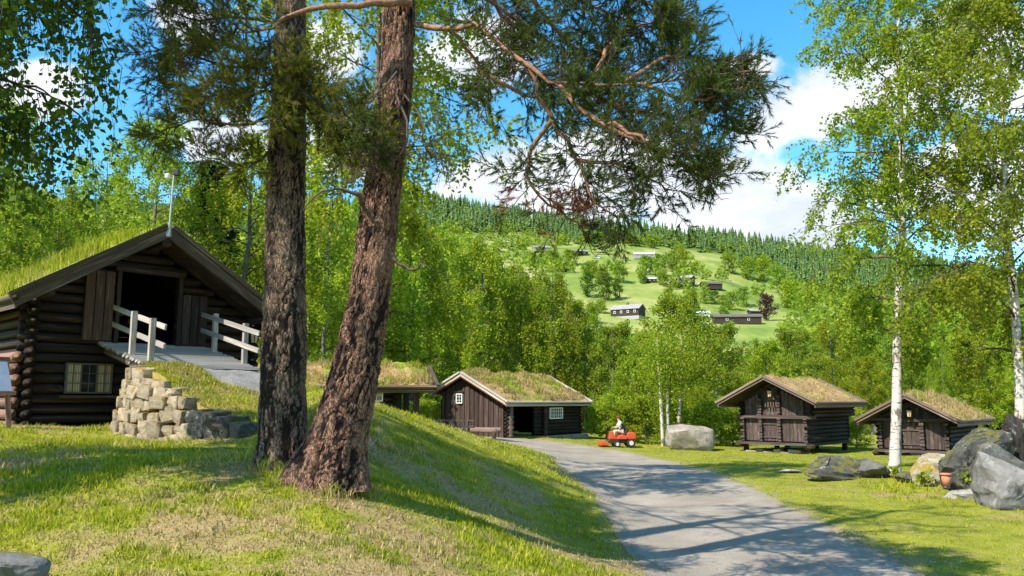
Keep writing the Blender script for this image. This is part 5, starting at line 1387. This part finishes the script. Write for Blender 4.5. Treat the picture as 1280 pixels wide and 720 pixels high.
    for pts in (((488, 318, 9.3), (504, 332, 9.2), (518, 337, 9.1), (526, 331, 9.1), (536, 334, 9.0)), ((462, 272, 9.3), (448, 246, 9.1), (424, 236, 9.0), (400, 242, 8.9), (378, 264, 8.9))):
        P = np.array([tuple(p) for p in rel(PX(*pts), base2)]); P = spline(P, 12) + np.random.default_rng(3).normal(0, .008, (12, 3))
        link('dead_branch', npm('dead_branch', *tubes([P, P[6:9] + np.array([[0, 0, 0], [.03, 0, .06], [.05, 0, .13]])], [np.linspace(.026, .006, 12), np.linspace(.01, .004, 3)], 6), M['twig'], True), None, e2)
    # crowns above the picture, they shade the bank and the road
    for e, b, sx, m in ((e1, base, -2.9, 'needle_olive'), (e2, base2, -1.2, 'needle')):
        g = np.random.default_rng(int(abs(sx) * 10)); ps = []
        for k in range(11):
            z = 8.6 + k * .48; a = k * 2.4; L = (3.4 - .17 * k) * g.uniform(.7, 1.1); x0, y0 = sx, 10 if e is e1 else 9.5
            ps.append([Vector((x0, y0, z)) - b, Vector((x0 + math.cos(a) * L * .5, y0 + math.sin(a) * L * .5, z + .35)) - b, Vector((x0 + math.cos(a) * L, y0 + math.sin(a) * L, z + .5)) - b])
        pine_bough(e, ps, 20 + int(abs(sx)), m, 'pine_limb', .04, .6, None, .6, (.35, 1), 'bough', 9)
pines()

# ---- birches near the camera
def near_birches():
    k = Kind('birch', 'birch_bark', 'leaf_birch', seed=7, H=17.5, cb=3.7, Rad=3.7, nl=54, leaf=.105, per_twig=24, tr=.14, nsub=8, ntw=5, twl=.8, droop=.14, twigs=True, spread=.06, lean=(1.7, 0))
    x = ray(1115, 560)[0] * 24.0; k.put('birch_tree', (x, 24.0, gz(x, 24) - .05), 1.0, 0, 'tall slender white birch standing among low rocks before the storehouses')
    k = Kind('birch', 'birch_bark', 'leaf_birch', seed=12, H=13.6, cb=3.0, Rad=3.9, nl=46, leaf=.105, per_twig=23, tr=.13, nsub=8, ntw=5, twl=.9, droop=.16, twigs=True, spread=.06, lean=(.7, 0))
    x = ray(1271, 560)[0] * 21.5; e = k.put('birch_tree', (x, 21.5, gz(x, 21.5) + .1), 1.0, 0, 'birch at the right edge with a black rugged base rising behind the grey slab')
    V, F = rock_arrays(77, 5, 4, .2, .22, (.8, 1.0)); o = link('trunk_base', npm('trunk_base', V * np.array([.42, .4, 1.05]) + np.array([0.05, 0, .75]), F, M['birch_base'], True), None, e)
    k = Kind('birch', 'birch_bark', 'leaf_dark', seed=15, H=10.5, cb=3.0, Rad=3.6, nl=54, leaf=.085, per_twig=26, tr=.16, nsub=9, ntw=5, twl=1.2, droop=.22, twigs=True, spread=.045)
    k.put('birch_tree', (-7.25, 8.3, gz(-7.25, 8.3)), 1.0, .4, 'dark leaved birch hanging into the upper left corner close to the camera')
    # bright birch behind the two pines
    k = Kind('birch', 'grey_bark', 'leaf_light', seed=19, H=16, cb=4.6, Rad=4.4, nl=50, leaf=.115, per_twig=19, tr=.11, nsub=8, ntw=5, twl=.9, droop=.14, twigs=True, spread=.07)
    k.put('birch_tree', (-3.45, 18.8, gz(-3.45, 18.8)), 1.0, .9, 'tall bright green birch just behind the two pines, its trunk hidden by the leaning one')
M['birch_base'] = stonemat('birch_base_bark', (.012, .011, .01), (.07, .065, .058), (.45, .44, .40), .0, 3.5, dark=.7)
near_birches()

def wood_trees():
    GB = 'trees standing behind the huts'
    L = [  # kind, px, Y, top row, label, name, material
     (KW[0], 10, 30, 216, 'mid green birch behind the left end of the barn roof', 'birch_tree', 'leaf_mid'),
     (KB[1], 62, 33, 232, 'bushy green tree rising over the left part of the barn roof', 'broadleaf_tree', 'leaf_mid'),
     (KB[0], 118, 36, 200, 'pale green birch over the middle of the barn roof', 'birch_tree', None),
     (KB[2], 176, 31, 150, 'thin crowned tall birch left of the sensor mast', 'birch_tree', 'leaf_mid'),
     (KP, 254, 40, 192, 'dark spruce directly behind the peak of the barn', 'spruce_tree', None),
     (KB[1], 232, 46, 205, 'green birch beside the spruce behind the barn', 'birch_tree', 'leaf_light'),
     (KW[1], 306, 33, 170, 'bright green weeping birch seen left of the left pine', 'birch_tree', 'leaf_light'),
     (KW[0], 372, 40, 190, 'bright birch filling the gap left of the leaning pine', 'birch_tree', 'leaf_light'),
     (KB[2], 405, 33, 250, 'leafy birch above the low hut between the two pine trunks', 'birch_tree', 'leaf_light'),
     (KW[1], 470, 45, 215, 'tall birch behind the leaning pine', 'birch_tree', None),
     (KW[0], 512, 47, 262, 'full green weeping birch above the right end of the low hut', 'birch_tree', None),
     (KB[0], 556, 56, 285, 'pointed green birch behind the peak of the middle hut', 'birch_tree', 'leaf_light'),
     (KW[1], 600, 56, 292, 'light green drooping birch over the left of the middle hut roof', 'birch_tree', 'leaf_light'),
     (KW[0], 650, 57, 332, 'dense dark green weeping birch over the ridge of the middle hut', 'birch_tree', None),
     (KW[1], 694, 58, 336, 'broad drooping birch above the right half of the middle hut', 'birch_tree', None),
     (KB[1], 730, 58, 372, 'green birch over the right end of the middle hut', 'birch_tree', None),
     (KR[0], 765, 56, 412, 'round green tree between the middle hut and the mower', 'broadleaf_tree', None),
     (KR[1], 790, 50, 452, 'low green tree behind the mower driver', 'broadleaf_tree', 'leaf_birch'),
     (KR[1], 850, 52, 378, 'tall rounded green tree standing above the boulder', 'broadleaf_tree', 'leaf_birch'),
     (KR[0], 895, 60, 412, 'round tree left of the larger storehouse', 'broadleaf_tree', None),
     (KR[1], 812, 62, 420, 'mid green tree between the two tall crowns behind the mower', 'broadleaf_tree', 'leaf_light'),
     (KR[1], 872, 46, 488, 'leafy tree just behind the boulder', 'broadleaf_tree', 'leaf_light'),
     (KR[0], 905, 47, 498, 'low tree touching the left eave of the larger storehouse', 'broadleaf_tree', 'leaf_birch'),
     (KS[0], 757, 48, 497, 'bush between the middle hut and the mower', 'bush', None),
     (KS[1], 775, 45, 505, 'bush right behind the mower', 'bush', 'leaf_birch'),
     (KS[0], 805, 45, 498, 'bush in the gap between the mower and the white birch stems', 'bush', 'leaf_birch'),
     (KS[1], 842, 43, 505, 'bush behind the left side of the boulder', 'bush', None),
     (KS[0], 884, 43, 505, 'bush behind the right side of the boulder', 'bush', 'leaf_birch'),
     (KS[1], 913, 44, 512, 'bush beside the left wall of the larger storehouse', 'bush', None),
     (KS[0], 1066, 42, 524, 'light green bush in the gap between the two storehouses', 'bush', None),
     (KS[1], 1052, 46, 505, 'bush behind the right corner of the larger storehouse', 'bush', None),
     (KS[0], 540, 52, 496, 'bush in the gap between the low hut and the middle hut', 'bush', 'leaf_birch'),
     (KS[1], 530, 40, 500, 'bush seen through the porch of the low hut', 'bush', None),
     (KR[1], 960, 64, 432, 'rounded tree behind the peak of the larger storehouse', 'broadleaf_tree', 'leaf_light'),
     (KB[0], 1040, 62, 400, 'light green birch between the two storehouses', 'birch_tree', 'leaf_light'),
     (KR[0], 1000, 75, 418, 'green tree over the roof of the larger storehouse', 'broadleaf_tree', 'leaf_mid'),
     (KR[1], 1086, 60, 452, 'low bright tree behind the left eave of the smaller storehouse', 'broadleaf_tree', 'leaf_light'),
     (KR[0], 1140, 62, 425, 'green tree behind the tall birch trunk', 'broadleaf_tree', 'leaf_mid'),
     (KW[1], 1178, 58, 440, 'drooping green tree over the smaller storehouse roof', 'birch_tree', 'leaf_birch'),
     (KR[1], 1232, 52, 440, 'bright green tree right of the smaller storehouse', 'broadleaf_tree', 'leaf_light'),
     (KB[1], 1275, 55, 380, 'green birch behind the edge birch trunk', 'birch_tree', 'leaf_light'),
     (KB[2], -40, 24, 120, 'big birch left of the barn, only its side in the picture', 'birch_tree', None)]
    for i, (k, px, Y, top, lab, nm, lm) in enumerate(L):
        put_tree(k, px, Y, top, lab, nm, GB, lm, 'bush' if nm == 'bush' else 'tree', 1.0 if k not in KS else 1.2)
    # multi stemmed white birch by the boulder
    for j, (px, ln) in enumerate(((829, -.12), (835, .05), (848, .22))):
        a, _ = ray(px, 556); Y = 41.5 + j * .2; x = a * Y
        P = np.array([[x, Y, gz(x, Y) - .1], [x + ln * .4, Y, 1.6], [x + ln, Y, 3.4], [x + ln * 1.5, Y, 5.5]])
        e = empty('birch_tree', (0, 0, 0)); e.location = P[0]; tag(e, ['leftmost thin white birch stem beside the boulder', 'middle thin white birch stem beside the boulder', 'rightmost thin white birch stem leaning over the boulder'][j], 'tree', 'white birch stems by the boulder')
        link('trunk', npm('trunk', *tubes([P - P[0]], [np.array([.10, .085, .065, .03])], 8), M['birch_bark'], True), None, e)
        g = np.random.default_rng(j); C = g.normal(0, 1, (3000, 3)) * np.array([.75, .75, .95]) + np.array([ln * 1.3, 0, 4.3]); link('crown', npm('crown', *leaves(C, .11, g), M['leaf_birch']), None, e)
    # far dark spruces with bare trunks on the right
    for j, (px, top) in enumerate(((1182, 418), (1196, 404), (1210, 412), (1224, 398), (1238, 408), (1252, 400))):
        put_tree(KP, px, 95 + (j % 3) * 5, top, ['leftmost', 'second from left', 'third from left', 'third from right', 'second from right', 'rightmost'][j] + ' dark spruce of the row far behind the smaller storehouse', 'spruce_tree', 'row of dark spruces behind the smaller storehouse')
    # valley wood between the huts and the meadow
    g = random.Random(77); rec = []
    LM = [(330, 'behind the barn'), (500, 'behind the two pines'), (560, 'above the low hut'), (640, 'above the left of the middle hut'), (740, 'above the right of the middle hut'), (800, 'above the mower'), (880, 'above the boulder'),
          (950, 'left of the larger storehouse peak'), (1050, 'over the larger storehouse roof'), (1110, 'between the storehouses'), (1180, 'behind the smaller storehouse peak'), (1400, 'right of the smaller storehouse')]
    for i in range(160):
        px = g.uniform(560, 1330) if i % 5 else g.uniform(-60, 560); Y = g.uniform(66, 165)
        lim = np.interp(px, [-60, 560, 700, 730, 800, 900, 1000, 1060, 1130, 1300], [260, 330, 390, 414, 424, 432, 434, 405, 392, 385])
        top = lim + g.uniform(0, 24) + (165 - Y) * .12
        a, _ = ray(px, top); x = a * Y; zt = EYE + ray(px, top)[1] * Y; hh = zt - gz(x, Y)
        if hh < 3.5: continue
        kk = g.choice([KR[0], KR[1], KF[0], KF[1], KB[0]]) if Y < 110 else g.choice(KF)
        lm = g.choice(['leaf_mid', 'leaf_birch', 'leaf_light', 'leaf_mid'])
        reg = [n for lim_, n in LM if px < lim_][0]
        rec.append((({'leaf_mid': 'mid green', 'leaf_birch': 'grass green', 'leaf_light': 'pale yellow green'}[lm], 'nearer' if Y < 110 else 'farther', reg), px, Y, top, kk, lm))
    OR = ['leftmost', 'second', 'third', 'fourth', 'fifth', 'sixth', 'seventh', 'eighth', 'ninth', 'tenth', 'eleventh', 'twelfth', 'thirteenth', 'fourteenth', 'fifteenth', 'sixteenth']
    for key in sorted(set(r_[0] for r_ in rec)):
        rs = sorted([r_ for r_ in rec if r_[0] == key], key=lambda q: q[1])
        for i, (_, px, Y, top, kk, lm) in enumerate(rs):
            lab = '%s %s wood tree %s' % (key[0], key[1], key[2])
            if len(rs) > 1: lab = (OR[i] if i == 0 else 'rightmost' if i == len(rs) - 1 else OR[i] + ' from left') + ' ' + lab
            put_tree(kk, px, Y, top, lab, 'broadleaf_tree', 'trees of the valley wood', lm)
wood_trees()

# ================================================================== THE HILL
def hit(px, py, y0=120):
    a, b = ray(px, py); Y = np.arange(y0, 1100, 1.0); T = terrain(a * Y, Y); d = (EYE + b * Y) - T
    i = np.argmax(d < 0)
    if d[i] >= 0: return None
    return a * Y[i], float(Y[i]), float(T[i])
def far_house(px, py, w, h, yaw, wall, roof, label, cat='house', nwin=3, depth=.55, gable_front=False, base=False, slope=.45, chim=False):
    q = hit(px, py)
    if q is None: print('NO GROUND', px, py); return
    x, Y, z = q; s = Y / 1000; W = w * s; Hh = h * s; D = max(W * depth, 4)
    e = empty('farm_house' if cat == 'house' else 'barn_building', (x, Y, z - .3), R(yaw)); tag(e, label, cat)
    hw = Hh * .58
    wb = MB(); rb = MB()
    hx, hy = W / 2, D / 2
    mb = MB(); mb.box((-hx, -hy, 0), (hx, hy, hw))
    rise = slope * hy; zr = hw + rise
    mb.add([(-hx, -hy, hw), (-hx, hy, hw), (-hx, 0, zr), (hx, -hy, hw), (hx, hy, hw), (hx, 0, zr)], [(0, 2, 1), (3, 4, 5)]); mb.build('wall', M[wall], e)
    o = .5
    for s_ in (-1, 1):
        r_ = MB(); t = .25
        A = [(-hx - o, 0, zr), (hx + o, 0, zr), (hx + o, s_ * (hy + o), hw - slope * o), (-hx - o, s_ * (hy + o), hw - slope * o)]
        r_.add(A + [(a, b, c + t) for a, b, c in A], [(0, 1, 2, 3), (7, 6, 5, 4), (0, 4, 5, 1), (1, 5, 6, 2), (2, 6, 7, 3), (3, 7, 4, 0)]); r_.build('roof', M[roof], e)
    if base: b_ = MB(); b_.box((-hx - .1, -hy - .1, -1.5), (hx + .1, hy + .1, hw * .06)); b_.build('foundation', M['foundation'], e)
    for i in range(nwin):
        cx = -hx + W * (i + .6) / (nwin + .2)
        for lv in ((.62,) if hw < 4.5 else (.36, .76)):
            f = MB(); ww, wh = min(.55, W * .05), min(.65, hw * .16); f.box((cx - ww, -hy - .08, hw * lv - wh), (cx + ww, -hy - .02, hw * lv + wh)); fo = f.build('window', M['white'], e)
            f = MB(); f.box((cx - ww * .72, -hy - .1, hw * lv - wh * .75), (cx + ww * .72, -hy - .085, hw * lv + wh * .75)); f.build('pane', M['glass'], fo)
    if chim: c = MB(); c.box((-.5, -.4, zr - .3), (.5, .4, zr + 1.3)); c.build('chimney', M['roof_dark'], e)
for a in [
 (785, 396, 38, 17, -32, 'far_wall', 'roof_slate', 'dark two storey house with white windows, the lowest house on the meadow', 'house', 4, .55, False, True, .55, True),
 (921, 405, 58, 16, -4, 'far_wall', 'roof_dark', 'long dark barn at the foot of the meadow beside the red leaved tree', 'barn', 2, .25),
 (943, 393, 14, 8, 10, 'far_wall', 'roof_slate', 'small dark shed just behind the right end of the long barn', 'barn', 0),
 (877, 396, 18, 9, 0, 'white_wall', 'roof_pale', 'small pale shed left of the long barn', 'barn', 0),
 (889, 362, 24, 12, 6, 'far_wall', 'roof_dark', 'dark barn high on the right of the meadow', 'barn', 0, .6),
 (857, 357, 20, 16, -30, 'far_wall', 'roof_slate', 'taller dark house with white windows in the middle of the meadow', 'house', 3, .7, False, False, .5, True),
 (845, 359, 13, 11, 25, 'far_wall', 'roof_dark', 'low brown outhouse attached left of the taller dark house', 'barn', 1),
 (812, 353, 17, 8, -3, 'far_wall', 'roof_pale', 'dark shed with pale roof and white doors left of the taller dark house', 'barn', 3),
 (805, 324, 26, 10, 0, 'far_grey', 'roof_pale', 'long pale roofed building near the top of the meadow', 'barn', 4),
 (833, 323, 15, 7, -20, 'far_wall', 'roof_slate', 'grey roofed house at the forest edge right of the long pale roof', 'house', 1),
 (781, 325, 9, 4, 0, 'far_grey', 'roof_dark', 'tiny shed left of the long pale roof', 'barn', 0),
 (746, 323, 8, 5, 0, 'white_wall', 'roof_slate', 'tiny white cabin on the upper meadow edge', 'house', 1),
 (725, 319, 18, 8, 15, 'far_wall', 'roof_slate', 'dark cabin with steep roof below the forest, left of the tiny white cabin', 'house', 2),
 (677, 315, 21, 9, 10, 'far_grey', 'roof_slate', 'wide grey farm house under the forest edge behind the birches', 'house', 3),
 (652, 307, 9, 5, 0, 'far_wall', 'roof_slate', 'small dark cabin between two grey farm houses on the upper left slope', 'house', 1),
 (631, 308, 17, 9, -10, 'far_grey', 'roof_slate', 'grey farm house farthest left on the upper slope', 'house', 2),
 (699, 340, 17, 11, 8, 'far_wall', 'roof_red', 'dark house with a red tiled roof over the birch tops', 'house', 2),
 (646, 338, 10, 6, 0, 'far_grey', 'roof_red', 'small house with reddish roof left of the red tiled one', 'house', 1),
 (630, 340, 9, 6, 0, 'far_wall', 'roof_dark', 'small dark house half hidden in the birch tops', 'house', 1)]:
    far_house(*a)
FT = [(775, 353, 24, 28, 'round bright tree alone in the middle of the meadow', None), (740, 347, 22, 22, 'tree of the clump left of the round meadow tree', None), (752, 356, 22, 22, 'lower tree of the dark clump on the left of the meadow', 'leaf_mid'),
 (735, 372, 26, 34, 'large dark tree of the clump above the lowest dark house', 'leaf_dark'), (758, 376, 28, 34, 'largest dark round tree on the left of the meadow', 'leaf_dark'), (772, 374, 16, 26, 'dark tree at the right end of the clump', 'leaf_dark'),
 (808, 343, 26, 24, 'tree beside the pale roofed shed', None), (825, 345, 24, 28, 'broad tree left of the taller dark house', 'leaf_mid'), (840, 340, 26, 26, 'tree above the taller dark house', None), (853, 338, 20, 28, 'tall tree above the right of the taller dark house', 'leaf_light'),
 (803, 355, 14, 18, 'tree just left of the pale roofed shed', 'leaf_mid'), (829, 357, 18, 18, 'tree in front of the low brown outhouse', 'leaf_mid'), (836, 370, 16, 14, 'low bush on the meadow under the low brown outhouse', 'leaf_light'),
 (880, 380, 14, 16, 'round tree under the high dark barn, left one', 'leaf_mid'), (893, 381, 18, 18, 'round tree under the high dark barn, middle one', 'leaf_dark'), (905, 384, 16, 16, 'round tree under the high dark barn, right one', 'leaf_mid'),
 (915, 388, 20, 24, 'tree behind the long barn', None), (930, 384, 22, 26, 'bigger tree behind the right half of the long barn', 'leaf_mid'), (912, 342, 22, 24, 'tree above the high dark barn', 'leaf_mid'), (935, 350, 26, 28, 'broad tree at the right forest edge', None),
 (955, 352, 26, 32, 'tall tree at the right forest edge', 'leaf_light'), (972, 366, 28, 36, 'large tree right of the meadow top', 'leaf_mid'), (905, 398, 16, 16, 'bush in front of the long barn at its left end', None),
 (690, 330, 22, 18, 'tree above the red roofed house', 'leaf_mid'), (712, 332, 24, 20, 'tree right of the red roofed house', None), (665, 334, 24, 18, 'tree left of the red roofed house', None), (793, 308, 22, 14, 'tree above the long pale roof', 'leaf_mid'),
 (815, 310, 24, 16, 'tree between the long pale roof and the forest', None), (985, 385, 30, 36, 'tree at the right end of the meadow', 'leaf_light'), (1010, 400, 34, 36, 'leafy tree right of the meadow beside the tall birch', 'leaf_mid'),
 (740, 405, 26, 22, 'tree at the lower left corner of the meadow', None), (752, 392, 16, 18, 'tree hiding the left end of the lowest dark house', 'leaf_mid')]
def far_trees():
    for (px, py, w, h, lab, lm) in FT:
        q = hit(px, py)
        if not q: continue
        x, Y, z = q; hh = h * Y / 1000; ww = w * Y / 1000; k = rnd.choice(KF); s = hh / 10.5
        k.put('broadleaf_tree', (x, Y, z - .5), s, rnd.uniform(0, 6), lab, 'trees on the hill meadow', lm, 'tree', ww / (7.4 * s))
    x, Y, z = hit(959, 401); s = 33 * Y / 1000 / 10.5; KF[0].put('copper_beech', (x, Y, z - .4), s, 1, 'dark red leaved tree at the right end of the long barn', None, 'leaf_red', 'tree', 1.15)
    x, Y, z = hit(867, 388); KFS.put('spruce_tree', (x, Y, z - .4), 31 * Y / 1000 / 12, 0, 'dark lone spruce in the meadow between the pale shed and the tall dark house', None, None, 'tree', 1.1)
far_trees()
def hill_wood():
    """the spruce wood on the hill, too many to count: one object of many small trees; broadleaved fringe the same way"""
    g = np.random.default_rng(50)
    sp, _ = spruce_arrays(1.0, .17, 46, g, .13); sp = sp.reshape(-1, 4, 3)
    N = 34000
    Y = g.uniform(240, 880, N); X = g.uniform(-.66, .66, N) * Y; Z = terrain(X, Y); px, py = project(X, Y, Z)
    fm = forest_mask(X, Y, Z)
    dl = fbm(X, Y, 1 / 45, 91, 3)
    keepS = (g.uniform(0, 1, N) < fm * np.where(dl > .36, 1, .4)) & (px > 420) & (px < 1300)
    idx = np.where(keepS)[0][:3600]
    vs_ = []
    def spire(i):
        """a spruce as jagged tiers of drooping boughs, each face its own quad"""
        q = np.random.default_rng(900 + i); out = []; nt_ = 7
        for t in range(nt_):
            h0 = .06 + .80 * t / nt_; r0 = .16 * (1 - t / nt_) ** .9 + .012; top = h0 + .26 * (1 - .35 * t / nt_); k = 6 if t < 5 else 4
            for j in range(k):
                a0 = 6.283 * (j + q.uniform(-.15, .15)) / k; a1 = a0 + 6.283 / k * 1.15; rr = r0 * q.uniform(.65, 1.25); zz = h0 + q.uniform(-.03, .02)
                am = (a0 + a1) / 2
                out += [(0, 0, top), (rr * .8 * math.cos(a0), rr * .8 * math.sin(a0), zz + .03), (rr * 1.2 * math.cos(am), rr * 1.2 * math.sin(am), zz - .015), (rr * .8 * math.cos(a1), rr * .8 * math.sin(a1), zz + .03)]
        v = np.array(out); v[:, 2] = np.minimum(v[:, 2], 1.0); return v
    variants = [spire(i) for i in range(8)]
    def emit(idx, variants, hmin, hmax, nm, mat, lab):
        out = []; k = variants[0].shape[0]
        for j, i in enumerate(idx):
            v = variants[j % len(variants)]; h = g.uniform(hmin, hmax); a = g.uniform(0, 6.28); c, s = math.cos(a), math.sin(a)
            w = np.empty_like(v); w[:, 0] = (v[:, 0] * c - v[:, 1] * s) * h + X[i]; w[:, 1] = (v[:, 0] * s + v[:, 1] * c) * h + Y[i]; w[:, 2] = v[:, 2] * h + Z[i] - .5; out.append(w)
        V = np.concatenate(out); me = npm(nm, V, np.arange(len(V)).reshape(-1, 4), M[mat]); tag(link(nm, me), lab, 'forest', kind='stuff')
    emit(idx, variants, 9, 20, 'spruce_forest', 'leaf_fspruce', 'dark spruce forest covering the top of the hill')
    def blob(i):
        q = np.random.default_rng(i); c = q.standard_normal((44, 3)); c /= np.linalg.norm(c, axis=1)[:, None]; c *= q.uniform(.6, 1, (44, 1)) * np.array([.38, .38, .42]); c[:, 2] += .55; return leaves(c, .20, q, 0, .9)[0]
    bv = [blob(i) for i in range(6)]
    edge = (fm > .02) & (fm < .98) | ((fm > .5) & (dl < .38)) | ((fm < .5) & (fbm(X, Y, 1 / 70, 33, 3) > .665) & (Y > 330)) | ((px > 985) & (Y > 240) & (fm < .9) & (dl > .42)) | ((px < 700) & (fm < .5) & (dl > .40))
    keepB = edge & (px > 420) & (px < 1300)
    emit(np.where(keepB)[0][:1250], bv, 6, 12, 'broadleaf_wood', 'leaf_mid', 'lighter broadleaved wood fringing the spruce forest and meadow edges')
hill_wood()
